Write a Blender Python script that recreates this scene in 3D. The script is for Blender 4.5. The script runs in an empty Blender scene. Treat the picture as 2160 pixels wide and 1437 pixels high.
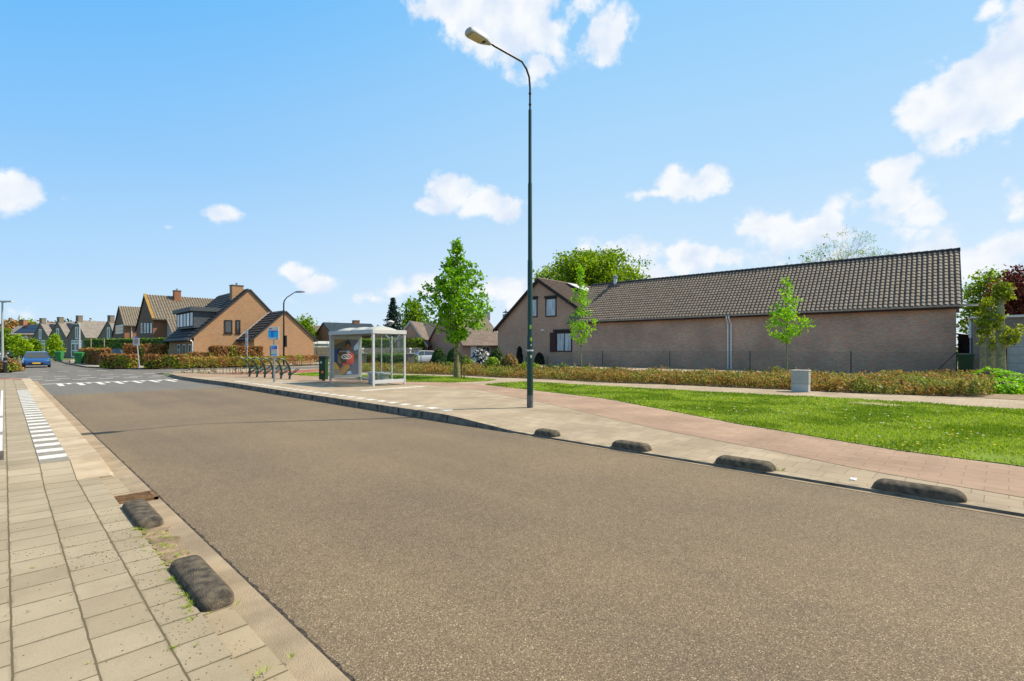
import bpy, bmesh, math, random
import numpy as np
from mathutils import Vector, noise as mnoise
random.seed(7); rng = np.random.default_rng(11)
R = math.radians
SC = bpy.context.scene; COL = SC.collection

# ------------------------------------------------------------------ camera, sky, sun, exposure
f = 1060.0; A = math.atan(1072/f); c, s = math.cos(A), math.sin(A); H = 1.65; HY = 737.0
cam = bpy.data.cameras.new('camera'); cam.sensor_width = 36; cam.lens = 36*f/2160
cam.shift_y = (HY-718.5)/2160; cam.clip_end = 3000; cam.clip_start = .05
co = bpy.data.objects.new('camera', cam); COL.objects.link(co)
co.location = (0, 0, H); co.rotation_euler = (R(90), 0, -A); SC.camera = co
SC.render.resolution_x = 1024; SC.render.resolution_y = 681
SC.view_settings.view_transform = 'Standard'; SC.view_settings.look = 'None'
SC.view_settings.exposure = 0.62; SC.view_settings.gamma = 1
SUN = Vector((.546, -.349, .76)).normalized()
ld = bpy.data.lights.new('sun', 'SUN'); ld.energy = 4.6; ld.angle = R(.5); ld.color = (1, .90, .74)
lo = bpy.data.objects.new('sun', ld); COL.objects.link(lo); lo.location = (20, -20, 40)
lo.rotation_euler = SUN.to_track_quat('Z', 'Y').to_euler()

W = bpy.data.worlds.new('World'); SC.world = W; W.use_nodes = True
nt = W.node_tree; N = nt.nodes; L = nt.links
for n in list(N): N.remove(n)
def nd(t, **k):
    n = N.new(t)
    for a, b in k.items(): setattr(n, a, b)
    return n
out = nd('ShaderNodeOutputWorld'); bg = nd('ShaderNodeBackground'); bg.inputs[1].default_value = .15
sky = nd('ShaderNodeTexSky', sky_type='NISHITA', sun_disc=False)
sky.sun_elevation = R(49.5); sky.sun_rotation = math.atan2(SUN.x, SUN.y); sky.air_density = 1.0; sky.dust_density = .6; sky.ozone_density = 1.2
L.new(bg.outputs[0], out.inputs[0])
def mth(op, a, b=None, c_=None):
    n = nd('ShaderNodeMath', operation=op)
    for i, v in enumerate((a, b, c_)):
        if v is None: continue
        if isinstance(v, (int, float)): n.inputs[i].default_value = v
        else: L.new(v, n.inputs[i])
    return n.outputs[0]
tc = nd('ShaderNodeTexCoord'); sep = nd('ShaderNodeSeparateXYZ'); L.new(tc.outputs['Generated'], sep.inputs[0])
az = mth('ARCTAN2', sep.outputs[0], sep.outputs[1]); el = mth('ARCSINE', sep.outputs[2])
ae = nd('ShaderNodeCombineXYZ'); L.new(az, ae.inputs[0]); L.new(el, ae.inputs[1])
CLOUDS = [ # photo position and size of each cloud puff, turned into azimuth / elevation
 (1000,20,130,70,1.1),(1100,45,110,80,1.1),(930,5,70,50,1),(1040,70,70,45,.8),(1275,75,65,50,1),(1130,138,42,34,.9),(1230,20,60,35,.7),
 (960,400,62,42,1),(1010,430,55,36,.9),(1065,435,45,34,.9),(900,432,42,18,.75),
 (30,400,75,42,1),(5,410,60,50,1),(135,415,36,16,.45),(470,455,50,20,.8),(352,480,30,12,.5),
 (1440,390,70,35,1),(1480,388,55,32,1),(1385,408,55,16,.75),
 (2120,150,120,110,1.1),(2040,210,125,100,1.1),(1960,230,75,60,1),(2010,265,60,42,.85),(2160,100,80,110,1),(2095,20,45,26,.7),
 (1885,365,62,40,1),(1905,410,70,48,1),(1950,445,55,34,.95),(1840,445,120,45,.5),
 (1610,480,75,45,.95),(1670,500,90,40,.9),(1740,480,90,40,.7),(1560,490,50,28,.7),
 (1235,525,45,28,.9),(1320,540,80,36,.9),(1350,575,70,40,.8),(1470,545,80,36,.9),(1535,545,50,30,.8),
 (2140,425,42,45,.8),(2120,530,80,50,.9),(2060,560,110,45,.8),(2150,600,90,60,.8),
 (620,575,50,26,.8),(670,600,60,24,.75),(600,630,50,22,.5),(840,610,58,32,.9),(900,600,45,28,.8),(790,630,60,18,.5),
 (1060,610,50,26,.8),(1100,640,60,40,.5),(60,665,70,20,.4),(1250,600,240,60,.35),(1600,600,260,70,.45),(1900,560,260,90,.5)]
mx = None
nz = nd('ShaderNodeTexNoise'); nz.inputs['Scale'].default_value = 13; nz.inputs['Detail'].default_value = 12; nz.inputs['Roughness'].default_value = .6
L.new(ae.outputs[0], nz.inputs['Vector'])
nz2 = nd('ShaderNodeTexNoise'); nz2.inputs['Scale'].default_value = 30; nz2.inputs['Detail'].default_value = 5
L.new(ae.outputs[0], nz2.inputs['Vector'])
def azel(px, py):
    a_ = math.atan((px-1080)/f); return a_+A, math.atan((HY-py)/f*math.cos(a_)), math.cos(a_)
for (px, py, rx, ry, st) in CLOUDS:
    a0, e0, ca = azel(px, py)
    v1 = nd('ShaderNodeVectorMath', operation='SUBTRACT'); L.new(ae.outputs[0], v1.inputs[0]); v1.inputs[1].default_value = (a0, e0, 0)
    v2 = nd('ShaderNodeVectorMath', operation='MULTIPLY'); L.new(v1.outputs[0], v2.inputs[0]); v2.inputs[1].default_value = (f/(rx*1.25*ca*ca), f/(ry*1.25*ca), 0)
    v3 = nd('ShaderNodeVectorMath', operation='LENGTH'); L.new(v2.outputs[0], v3.inputs[0])
    m_ = mth('MULTIPLY', mth('SUBTRACT', 1.0, v3.outputs['Value']), st)
    mx = m_ if mx is None else mth('MAXIMUM', mx, m_)
dens = mth('ADD', mx, mth('MULTIPLY', mth('SUBTRACT', nz.outputs['Fac'], .5), 2.3))
dens = mth('ADD', dens, mth('MULTIPLY', mth('SUBTRACT', nz2.outputs['Fac'], .5), .35))
mr = nd('ShaderNodeMapRange', interpolation_type='SMOOTHSTEP'); L.new(dens, mr.inputs[0])
mr.inputs[1].default_value = .14; mr.inputs[2].default_value = .58
gate = nd('ShaderNodeMapRange', interpolation_type='SMOOTHSTEP'); L.new(mx, gate.inputs[0]); gate.inputs[1].default_value = -.12; gate.inputs[2].default_value = .15
cm = mth('MULTIPLY', mth('MULTIPLY', mr.outputs[0], gate.outputs[0]), .97)
mix = nd('ShaderNodeMix', data_type='RGBA'); L.new(cm, mix.inputs[0])
# sky colour: the physical sky blended with a spring gradient (deeper blue away from the sun, greyed overhead)
K = 1/(.15*2**.62)
def ramp_(fac, stops):
    x = nd('ShaderNodeValToRGB'); L.new(fac, x.inputs[0]); e = x.color_ramp.elements
    while len(e) < len(stops): e.new(.5)
    for q, (p_, c_) in zip(e, stops): q.position = p_; q.color = (*c_, 1)
    return x.outputs[0]
eln = mth('DIVIDE', el, math.pi/2)
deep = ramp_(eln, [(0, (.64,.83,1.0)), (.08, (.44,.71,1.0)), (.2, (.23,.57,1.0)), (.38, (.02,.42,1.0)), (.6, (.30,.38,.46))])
pale = ramp_(eln, [(0, (.80,.91,1.0)), (.08, (.67,.84,1.0)), (.2, (.48,.74,1.0)), (.38, (.30,.64,1.0)), (.6, (.36,.42,.48))])  # top stops greyed above the view to take blue out of the fill light
dt = nd('ShaderNodeVectorMath', operation='DOT_PRODUCT'); L.new(tc.outputs['Generated'], dt.inputs[0]); dt.inputs[1].default_value = (.842, -.538, 0)
tm = nd('ShaderNodeMapRange', interpolation_type='SMOOTHSTEP'); L.new(dt.outputs['Value'], tm.inputs[0]); tm.inputs[1].default_value = -.85; tm.inputs[2].default_value = .45
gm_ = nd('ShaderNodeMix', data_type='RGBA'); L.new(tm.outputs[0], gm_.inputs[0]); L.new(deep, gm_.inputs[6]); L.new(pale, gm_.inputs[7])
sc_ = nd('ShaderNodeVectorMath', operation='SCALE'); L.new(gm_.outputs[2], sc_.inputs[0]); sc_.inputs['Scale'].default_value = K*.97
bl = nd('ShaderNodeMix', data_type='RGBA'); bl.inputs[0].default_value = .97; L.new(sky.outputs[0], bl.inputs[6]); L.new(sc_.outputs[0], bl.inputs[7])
L.new(bl.outputs[2], mix.inputs[6]); cn = nd('ShaderNodeTexNoise'); cn.inputs['Scale'].default_value = 16; cn.inputs['Detail'].default_value = 4; L.new(ae.outputs[0], cn.inputs['Vector'])
ccol = ramp_(cn.outputs['Fac'], [(.35, (.74, .83, .97)), (.58, (.96, .98, 1.0))]); ccs = nd('ShaderNodeVectorMath', operation='SCALE'); L.new(ccol, ccs.inputs[0]); ccs.inputs['Scale'].default_value = K
L.new(ccs.outputs[0], mix.inputs[7])
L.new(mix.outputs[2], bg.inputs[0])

# ------------------------------------------------------------------ geometry helpers
def cw(l, d): return (l*c+d*s, -l*s+d*c)
def gz(x, y):                                   # height of the raised pavements
    t = min(1, max(0, (y-6.6)/2.6)); t = t*t*(3-2*t)
    if x < 4: 
        t2 = min(1, max(0, (y-8.1)/.9)); return .05+.10*t2
    e = .03+.14*t; k = min(1, max(0, (x-7.05)/3.0)); return e+(.17-e)*k
def G(px, py, z=None):                          # a point of the ground seen in the photo
    zz = .17 if z is None else z
    for _ in range(6):
        d = f*(H-zz)/(py-HY); p = cw((px-1080)/f*d, d)
        if z is not None: break
        zz = gz(*p)
    return p
def AT(px, d): return cw((px-1080)/f*d, d)
class Frame:                                    # a vertical wall plane: origin, heading of its x axis
    def __init__(s_, P, ang): s_.P = P; s_.ang = ang
    def off(s_, x, y): return (s_.P[0]+x*math.cos(s_.ang)-y*math.sin(s_.ang), s_.P[1]+x*math.sin(s_.ang)+y*math.cos(s_.ang))
    def pt(s_, px, py, yy=0):
        P = s_.off(0, yy); r = cw((px-1080)/f, 1.0); t = (math.cos(s_.ang), math.sin(s_.ang)); n = (-t[1], t[0])
        k = (P[0]*n[0]+P[1]*n[1])/(r[0]*n[0]+r[1]*n[1]); q = (r[0]*k-P[0], r[1]*k-P[1])
        return q[0]*t[0]+q[1]*t[1], H+(HY-py)/f*k
    def X(s_, px, yy=0): return s_.pt(px, 700, yy)[0]
    def Z(s_, px, py, yy=0): return s_.pt(px, py, yy)[1]

class MB:
    def __init__(s_): s_.v = []; s_.f = []; s_.m = []
    def add(s_, vs, fs, mi=0):
        o = len(s_.v); s_.v += [tuple(map(float, p)) for p in vs]; s_.f += [tuple(o+i for i in q) for q in fs]; s_.m += [mi]*len(fs); return s_
    def box(s_, x0, x1, y0, y1, z0, z1, mi=0):
        vs = [(x0,y0,z0),(x1,y0,z0),(x1,y1,z0),(x0,y1,z0),(x0,y0,z1),(x1,y0,z1),(x1,y1,z1),(x0,y1,z1)]
        return s_.add(vs, [(0,3,2,1),(4,5,6,7),(0,1,5,4),(1,2,6,5),(2,3,7,6),(3,0,4,7)], mi)
    def obox(s_, p, q, w, h0, h1, mi=0):        # upright box along the ground line p-q
        d = np.array(q[:2])-np.array(p[:2]); l = np.linalg.norm(d); d = d/l; n = np.array((-d[1], d[0]))*w/2
        a, b = np.array(p[:2]), np.array(q[:2]); cs = [a-n, b-n, b+n, a+n]
        vs = [(x[0], x[1], h0) for x in cs]+[(x[0], x[1], h1) for x in cs]
        return s_.add(vs, [(0,3,2,1),(4,5,6,7),(0,1,5,4),(1,2,6,5),(2,3,7,6),(3,0,4,7)], mi)
    def prism(s_, poly, y0, y1, mi=0):          # poly in (x, z), extruded along y
        n = len(poly); vs = [(x, y0, z) for x, z in poly]+[(x, y1, z) for x, z in poly]
        fs = [tuple(range(n)), tuple(range(2*n-1, n-1, -1))]+[(i, n+i, n+(i+1) % n, (i+1) % n) for i in range(n)]
        return s_.add(vs, fs, mi)
    def slab(s_, pts, th, mi=0):                # four points, thickness downwards along the normal
        P = [Vector(p) for p in pts]; nrm = (P[1]-P[0]).cross(P[3]-P[0]).normalized()
        if nrm.z < 0: nrm = -nrm
        Q = [p-nrm*th for p in P]
        return s_.add([tuple(p) for p in P+Q], [(0,1,2,3),(7,6,5,4),(0,4,5,1),(1,5,6,2),(2,6,7,3),(3,7,4,0)], mi)
    def tube(s_, pts, r, n=10, mi=0, cap=True):
        P = [Vector(p) for p in pts]; rr = r if isinstance(r, (list, tuple)) else [r]*len(P); rings = []
        o = len(s_.v); prev = None
        for i, p in enumerate(P):
            t = (P[min(i+1, len(P)-1)]-P[max(i-1, 0)]).normalized()
            u = t.orthogonal().normalized() if prev is None else (prev-t*prev.dot(t)).normalized()
            prev = u; w = t.cross(u)
            s_.v += [tuple(p+(u*math.cos(2*math.pi*k/n)+w*math.sin(2*math.pi*k/n))*rr[i]) for k in range(n)]
        for i in range(len(P)-1):
            for k in range(n):
                s_.f.append((o+i*n+k, o+i*n+(k+1) % n, o+(i+1)*n+(k+1) % n, o+(i+1)*n+k)); s_.m.append(mi)
        if cap:
            s_.f.append(tuple(o+k for k in range(n-1, -1, -1))); s_.f.append(tuple(o+(len(P)-1)*n+k for k in range(n))); s_.m += [mi, mi]
        return s_
    def lathe(s_, prof, n=20, cx=0, cy=0, mi=0):
        o = len(s_.v)
        for r_, z in prof: s_.v += [(cx+r_*math.cos(2*math.pi*k/n), cy+r_*math.sin(2*math.pi*k/n), z) for k in range(n)]
        for i in range(len(prof)-1):
            for k in range(n): s_.f.append((o+i*n+k, o+i*n+(k+1) % n, o+(i+1)*n+(k+1) % n, o+(i+1)*n+k)); s_.m.append(mi)
        s_.f.append(tuple(o+k for k in range(n-1, -1, -1))); s_.f.append(tuple(o+(len(prof)-1)*n+k for k in range(n))); s_.m += [mi, mi]
        return s_
def tag(o, label=None, cat=None, group=None, kind=None):
    if label: o['label'] = label
    if cat: o['category'] = cat
    if group: o['group'] = group
    if kind: o['kind'] = kind
    return o
def link_mesh(name, me, mats, parent, loc, rot, smooth):
    me.validate(); me.update()
    for m in (mats if isinstance(mats, (list, tuple)) else [mats]): me.materials.append(m)
    o = bpy.data.objects.new(name, me); COL.objects.link(o)
    if parent: o.parent = parent
    if loc is not None: o.location = loc if len(loc) == 3 else (loc[0], loc[1], 0)
    o.rotation_euler = (0, 0, rot)
    if smooth:
        me.polygons.foreach_set('use_smooth', [True]*len(me.polygons))
        if smooth != 2: me.set_sharp_from_angle(angle=R(38))
    return o
def obj(name, mb, mats, parent=None, loc=None, rot=0, smooth=False, bevel=0):
    me = bpy.data.meshes.new(name); me.from_pydata(mb.v, [], mb.f); 
    me.polygons.foreach_set('material_index', mb.m)
    bm = bmesh.new(); bm.from_mesh(me); bmesh.ops.recalc_face_normals(bm, faces=bm.faces)
    if bevel: bmesh.ops.bevel(bm, geom=[e for e in bm.edges if e.is_manifold and e.calc_face_angle(0) > .5], offset=bevel, segments=2, affect='EDGES', profile=.6)
    bm.to_mesh(me); bm.free()
    return link_mesh(name, me, mats, parent, loc, rot, smooth)
def npobj(name, V, F, mats, mi=None, parent=None, loc=None, rot=0, smooth=False):
    me = bpy.data.meshes.new(name); V = np.asarray(V, np.float32); F = np.asarray(F, np.int32); k = F.shape[1]
    me.vertices.add(len(V)); me.vertices.foreach_set('co', V.ravel())
    me.loops.add(F.size); me.loops.foreach_set('vertex_index', F.ravel())
    me.polygons.add(len(F)); me.polygons.foreach_set('loop_start', np.arange(0, F.size, k, dtype=np.int32))
    me.polygons.foreach_set('loop_total', np.full(len(F), k, np.int32))
    if mi is not None: me.polygons.foreach_set('material_index', np.asarray(mi, np.int32))
    me.update(calc_edges=True)
    return link_mesh(name, me, mats, parent, loc, rot, smooth)
def empty(name, loc, rot, label, cat, group=None):
    o = bpy.data.objects.new(name, None); COL.objects.link(o); o.empty_display_size = .3
    o.location = loc if len(loc) == 3 else (loc[0], loc[1], 0); o.rotation_euler = (0, 0, rot)
    return tag(o, label, cat, group)
def copy_tree(o, parent=None):
    k = o.copy(); COL.objects.link(k); k.parent = parent
    for ch in list(o.children): copy_tree(ch, k)
    return k

# ------------------------------------------------------------------ materials
def M(name, col, rough=.8, metal=0, spec=.3, noise=0, nscale=5, bump=0, bscale=60, col2=None, ndetail=5, coord='Object', trans=0, alpha=None, coat=0):
    m = bpy.data.materials.new(name); m.use_nodes = True; t = m.node_tree; p = t.nodes['Principled BSDF']
    p.inputs['Base Color'].default_value = (*col, 1); p.inputs['Roughness'].default_value = rough
    p.inputs['Metallic'].default_value = metal; p.inputs['Specular IOR Level'].default_value = spec
    if coat: p.inputs['Coat Weight'].default_value = coat
    if trans: p.inputs['Transmission Weight'].default_value = trans; p.inputs['IOR'].default_value = 1.02
    if alpha is not None: p.inputs['Alpha'].default_value = alpha
    tcn = t.nodes.new('ShaderNodeTexCoord')
    if noise or col2:
        nn = t.nodes.new('ShaderNodeTexNoise'); nn.inputs['Scale'].default_value = nscale; nn.inputs['Detail'].default_value = ndetail
        t.links.new(tcn.outputs[coord], nn.inputs['Vector'])
        cr = t.nodes.new('ShaderNodeValToRGB'); t.links.new(nn.outputs['Fac'], cr.inputs[0])
        cr.color_ramp.elements[0].position = .33; cr.color_ramp.elements[1].position = .67
        a_ = tuple(x*(1-noise) for x in col); b_ = tuple(min(1, x*(1+noise)) for x in (col2 or col))
        cr.color_ramp.elements[0].color = (*a_, 1); cr.color_ramp.elements[1].color = (*b_, 1)
        t.links.new(cr.outputs[0], p.inputs['Base Color'])
    if bump:
        bn = t.nodes.new('ShaderNodeTexNoise'); bn.inputs['Scale'].default_value = bscale; bn.inputs['Detail'].default_value = 4
        t.links.new(tcn.outputs[coord], bn.inputs['Vector'])
        bb = t.nodes.new('ShaderNodeBump'); bb.inputs['Strength'].default_value = bump; bb.inputs['Distance'].default_value = .02
        t.links.new(bn.outputs['Fac'], bb.inputs['Height']); t.links.new(bb.outputs[0], p.inputs['Normal'])
    return m
class MN:                                       # small node-graph helper
    def __init__(s_, name, rough=.85):
        s_.m = bpy.data.materials.new(name); s_.m.use_nodes = True; s_.t = s_.m.node_tree; s_.p = s_.t.nodes['Principled BSDF']
        s_.p.inputs['Roughness'].default_value = rough; s_.p.inputs['Specular IOR Level'].default_value = .25; s_.tc = s_.n('ShaderNodeTexCoord')
    def n(s_, t, **k):
        x = s_.t.nodes.new(t)
        for a, b in k.items(): setattr(x, a, b)
        return x
    def l(s_, a, b): s_.t.links.new(a, b)
    def noise(s_, sc, det=4, rough=.5, vec=None):
        x = s_.n('ShaderNodeTexNoise'); x.inputs['Scale'].default_value = sc; x.inputs['Detail'].default_value = det; x.inputs['Roughness'].default_value = rough
        s_.l(vec or s_.tc.outputs['Object'], x.inputs['Vector']); return x.outputs['Fac']
    def ramp(s_, fac, stops, interp='LINEAR'):
        x = s_.n('ShaderNodeValToRGB'); s_.l(fac, x.inputs[0]); r_ = x.color_ramp; r_.interpolation = interp
        while len(r_.elements) < len(stops): r_.elements.new(.5)
        for e, (p_, c_) in zip(r_.elements, stops): e.position = p_; e.color = (*c_, 1) if len(c_) == 3 else c_
        return x.outputs[0]
    def mix(s_, fac, a, b, mode='MIX'):
        x = s_.n('ShaderNodeMix', data_type='RGBA', blend_type=mode)
        for i, v in ((0, fac), (6, a), (7, b)):
            if isinstance(v, (int, float)): x.inputs[i].default_value = v
            elif isinstance(v, tuple): x.inputs[i].default_value = (*v, 1)
            else: s_.l(v, x.inputs[i])
        return x.outputs[2]
    def math(s_, op, a, b=0):
        x = s_.n('ShaderNodeMath', operation=op)
        for i, v in enumerate((a, b)):
            if isinstance(v, (int, float)): x.inputs[i].default_value = v
            else: s_.l(v, x.inputs[i])
        return x.outputs[0]
    def bump(s_, h, st, dist=.01, prev=None):
        x = s_.n('ShaderNodeBump'); x.inputs['Strength'].default_value = st; x.inputs['Distance'].default_value = dist
        s_.l(h, x.inputs['Height'])
        if prev: s_.l(prev, x.inputs['Normal'])
        return x.outputs[0]
    def done(s_, col, nrm=None):
        s_.l(col, s_.p.inputs['Base Color'])
        if nrm: s_.l(nrm, s_.p.inputs['Normal'])
        return s_.m
def brick_mat(name, c1, c2, mortar, w=.215, h=.068, stain=.25):
    g = MN(name, .9); sp = g.n('ShaderNodeSeparateXYZ'); g.l(g.tc.outputs['Object'], sp.inputs[0])
    cb = g.n('ShaderNodeCombineXYZ'); g.l(g.math('ADD', sp.outputs[0], sp.outputs[1]), cb.inputs[0]); g.l(sp.outputs[2], cb.inputs[1])
    b = g.n('ShaderNodeTexBrick'); g.l(cb.outputs[0], b.inputs['Vector']); b.inputs['Scale'].default_value = 1
    b.inputs['Brick Width'].default_value = w; b.inputs['Row Height'].default_value = h; b.inputs['Mortar Size'].default_value = .006; b.inputs['Bias'].default_value = -.1
    b.inputs['Mortar Smooth'].default_value = .3
    b.inputs['Color1'].default_value = (*c1, 1); b.inputs['Color2'].default_value = (*c2, 1); b.inputs['Mortar'].default_value = (*mortar, 1)
    # patches of redder bricks
    mp = g.n('ShaderNodeMapping'); mp.inputs['Scale'].default_value = (1.6, 9, 1); g.l(cb.outputs[0], mp.inputs[0])
    pn = g.noise(1.0, 6, .7, mp.outputs[0])
    col = g.mix(g.ramp(pn, [(.52, (0,0,0)), (.66, (1,1,1))]), b.outputs['Color'], (c1[0]*1.2, c1[1]*.78, c1[2]*.68), 'MIX')
    col = g.mix(.75, col, g.ramp(g.noise(.45, 4), [(.3, (1-stain,)*3), (.7, (1.08, 1.05, 1.0))]), 'MULTIPLY')
    col = g.mix(.5, col, g.ramp(g.noise(11, 3), [(.3, (.75, .75, .75)), (.7, (1.15, 1.15, 1.15))]), 'MULTIPLY')
    return g.done(col, g.bump(b.outputs['Fac'], -.5, .006))
def paver_mat(name, c1, c2, mortar, w, h, swap=True, ofs=0, joint=.006, dirt=.4, offset=.37, joint_noise=True):
    g = MN(name, .9); sp = g.n('ShaderNodeSeparateXYZ'); g.l(g.tc.outputs['Object'], sp.inputs[0])
    wob = g.math('MULTIPLY', g.math('SUBTRACT', g.noise(6, 2), .5), .012)
    cb = g.n('ShaderNodeCombineXYZ')
    u, v = (sp.outputs[1], sp.outputs[0]) if swap else (sp.outputs[0], sp.outputs[1])
    g.l(g.math('ADD', u, wob), cb.inputs[0]); g.l(g.math('ADD', g.math('SUBTRACT', v, ofs), wob), cb.inputs[1])
    b = g.n('ShaderNodeTexBrick'); g.l(cb.outputs[0], b.inputs['Vector']); b.inputs['Scale'].default_value = 1; b.offset = offset
    b.inputs['Brick Width'].default_value = w; b.inputs['Row Height'].default_value = h; b.inputs['Mortar Size'].default_value = joint; b.inputs['Mortar Smooth'].default_value = .25
    b.inputs['Color1'].default_value = (*c1, 1); b.inputs['Color2'].default_value = (*c2, 1); b.inputs['Mortar'].default_value = (*mortar, 1)
    col = g.mix(.8, b.outputs['Color'], g.ramp(g.noise(.9, 5, .6), [(.3, (.68, .66, .62)), (.7, (1.1, 1.1, 1.08))]), 'MULTIPLY')
    sp_ = g.ramp(g.noise(14, 7, .75), [(.27, (.35, .29, .2)), (.37, (1, 1, 1))])
    col = g.mix(dirt, col, sp_, 'MULTIPLY')
    col = g.mix(.55, col, g.ramp(g.noise(150, 3, .7), [(.3, (.72, .72, .72)), (.7, (1.2, 1.2, 1.2))]), 'MULTIPLY')
    b2 = g.n('ShaderNodeTexBrick'); g.l(cb.outputs[0], b2.inputs['Vector']); b2.inputs['Scale'].default_value = 1; b2.offset = offset
    b2.inputs['Brick Width'].default_value = w; b2.inputs['Row Height'].default_value = h; b2.inputs['Mortar Size'].default_value = joint*4; b2.inputs['Mortar Smooth'].default_value = 1
    gm = g.math('MULTIPLY', b2.outputs['Fac'], g.ramp(g.noise(3.5, 6, .7), [(.45, (0,0,0)), (.68, (1,1,1))])); col = g.mix(g.math('MULTIPLY', gm, dirt*1.3), col, (mortar[0]*.9, mortar[1]*.95, mortar[2]*.9))
    bumps = g.bump(b.outputs['Fac'], -.9, .008, g.bump(g.noise(160, 3), .25, .003))
    return g.done(col, bumps)
def asphalt_mat(name, cols, blotch=(.86, 1.12), scale=95):
    g = MN(name, .88); v = g.n('ShaderNodeTexVoronoi'); v.inputs['Scale'].default_value = scale; g.l(g.tc.outputs['Object'], v.inputs['Vector'])
    sp = g.n('ShaderNodeSeparateColor'); g.l(v.outputs['Color'], sp.inputs[0])
    col = g.ramp(sp.outputs[0], cols)
    col = g.mix(g.ramp(v.outputs['Distance'], [(.35, (0,0,0)), (.75, (.5,.5,.5))]), col, tuple(x*.35 for x in cols[0][1]))
    lo_, hi = blotch
    col = g.mix(1, col, g.ramp(g.noise(.35, 5, .55), [(.3, (lo_, lo_, lo_*1.02)), (.7, (hi, hi*.99, hi*.96))]), 'MULTIPLY')
    col = g.mix(.5, col, g.ramp(g.noise(7, 6, .7), [(.3, (.82,.82,.83)), (.7, (1.12,1.11,1.08))]), 'MULTIPLY')
    mp = g.n('ShaderNodeMapping'); mp.inputs['Scale'].default_value = (.9, .07, 1); g.l(g.tc.outputs['Object'], mp.inputs[0])
    col = g.mix(1, col, g.ramp(g.noise(1.0, 3, .5, mp.outputs[0]), [(.3, (.88, .88, .9)), (.7, (1.1, 1.09, 1.05))]), 'MULTIPLY')
    return g.done(col, g.bump(v.outputs['Distance'], -.6, .006))
def leaf_mat(name, cols, rough=.55, patch=None, pscale=.8, trans=.35, pt=.5):
    g = MN(name, rough); gi = g.n('ShaderNodeNewGeometry')
    col = g.ramp(gi.outputs['Random Per Island'], [(i/(len(cols)-1), k) for i, k in enumerate(cols)])
    if patch:
        col2 = g.ramp(gi.outputs['Random Per Island'], [(i/(len(patch)-1), k) for i, k in enumerate(patch)])
        col = g.mix(g.ramp(g.noise(pscale, 3, .6), [(pt-.04, (0,0,0)), (pt+.06, (1,1,1))]), col, col2)
    g.l(col, g.p.inputs['Base Color'])
    tr = g.n('ShaderNodeBsdfTranslucent'); hs = g.n('ShaderNodeHueSaturation'); g.l(col, hs.inputs['Color']); hs.inputs['Value'].default_value = 1.35; hs.inputs['Saturation'].default_value = 1.05
    g.l(hs.outputs[0], tr.inputs[0]); mxs = g.n('ShaderNodeMixShader'); mxs.inputs[0].default_value = trans
    g.l(g.p.outputs[0], mxs.inputs[1]); g.l(tr.outputs[0], mxs.inputs[2]); g.l(mxs.outputs[0], g.t.nodes['Material Output'].inputs[0])
    return g.m
def tile_mat(name, c1, c2, c3=None, rough=.75, sc=3.2):
    g = MN(name, rough); col = g.ramp(g.noise(sc, 5, .7), [(.3, c1), (.7, c2)])
    col = g.mix(.5, col, g.ramp(g.noise(40, 4, .7), [(.3, (.6,.6,.6)), (.7, (1.25,1.22,1.2))]), 'MULTIPLY')
    if c3: col = g.mix(g.ramp(g.noise(7, 6, .8), [(.62, (0,0,0)), (.7, (.8,.8,.8))]), col, c3)
    return g.done(col, g.bump(g.noise(60, 3), .3, .005))
def lines_mat(name, c1, c2, course=.33, width=.3):   # flat slates or tiles, joints as bump and colour
    g = MN(name, .75); b = g.n('ShaderNodeTexBrick'); g.l(g.tc.outputs['UV'], b.inputs['Vector']); b.inputs['Scale'].default_value = 1
    b.inputs['Brick Width'].default_value = width; b.inputs['Row Height'].default_value = course; b.inputs['Mortar Size'].default_value = .02
    b.inputs['Color1'].default_value = (*c1, 1); b.inputs['Color2'].default_value = (*c2, 1); b.inputs['Mortar'].default_value = (*[x*.35 for x in c1], 1)
    col = g.mix(.6, b.outputs['Color'], g.ramp(g.noise(1.2, 4), [(.3, (.8,)*3), (.7, (1.15,)*3)]), 'MULTIPLY')
    return g.done(col, g.bump(b.outputs['Fac'], -.5, .02))

mAsph = asphalt_mat('brown_chip_asphalt', [(0, (.106,.082,.054)), (.35, (.172,.131,.085)), (.78, (.228,.172,.111)), (.94, (.33,.255,.168)), (1, (.50,.42,.3))], scale=165)
mGrey = asphalt_mat('grey_asphalt', [(0, (.11,.105,.095)), (.5, (.17,.16,.145)), (1, (.25,.235,.21))], (.93, 1.05), 60)
mPavL = paver_mat('old_concrete_pavers', (.355,.30,.215), (.30,.25,.175), (.12,.095,.058), .30, .30, True, .03, .006, .65)
mKerbPav = paver_mat('kerb_pavers', (.38,.31,.21), (.33,.265,.18), (.13,.10,.058), .30, .5, True, .7, .007, .5)
mPavR = paver_mat('beige_pavers', (.39,.315,.225), (.335,.27,.195), (.22,.17,.11), .30, .30, True, .05, .005, .25)
mPath = paver_mat('footpath_pavers', (.40,.34,.27), (.34,.29,.225), (.16,.13,.09), .50, .50, True, .05, .008, .3)
mRed = paver_mat('red_cycle_pavers', (.36,.25,.18), (.325,.22,.158), (.25,.17,.125), .40, .20, True, .1, .006, .3, .5)
mRed2 = paver_mat('red_asphalt_pavers', (.33,.11,.075), (.28,.09,.06), (.2,.1,.07), .60, .30, True, .1, .004, .2, .5)
mKerb = M('kerb_concrete', (.33,.28,.2), .9, noise=.3, nscale=4, bump=.3, bscale=90)
mKerbD = M('dark_kerb_face', (.14,.125,.1), .9, noise=.45, nscale=5, bump=.4, bscale=60)  # darker than the kerb top: shade of the upright face put into its colour
mKerbT = M('kerb_top_concrete', (.30,.245,.17), .9, noise=.3, nscale=6, bump=.3, bscale=90)
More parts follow.
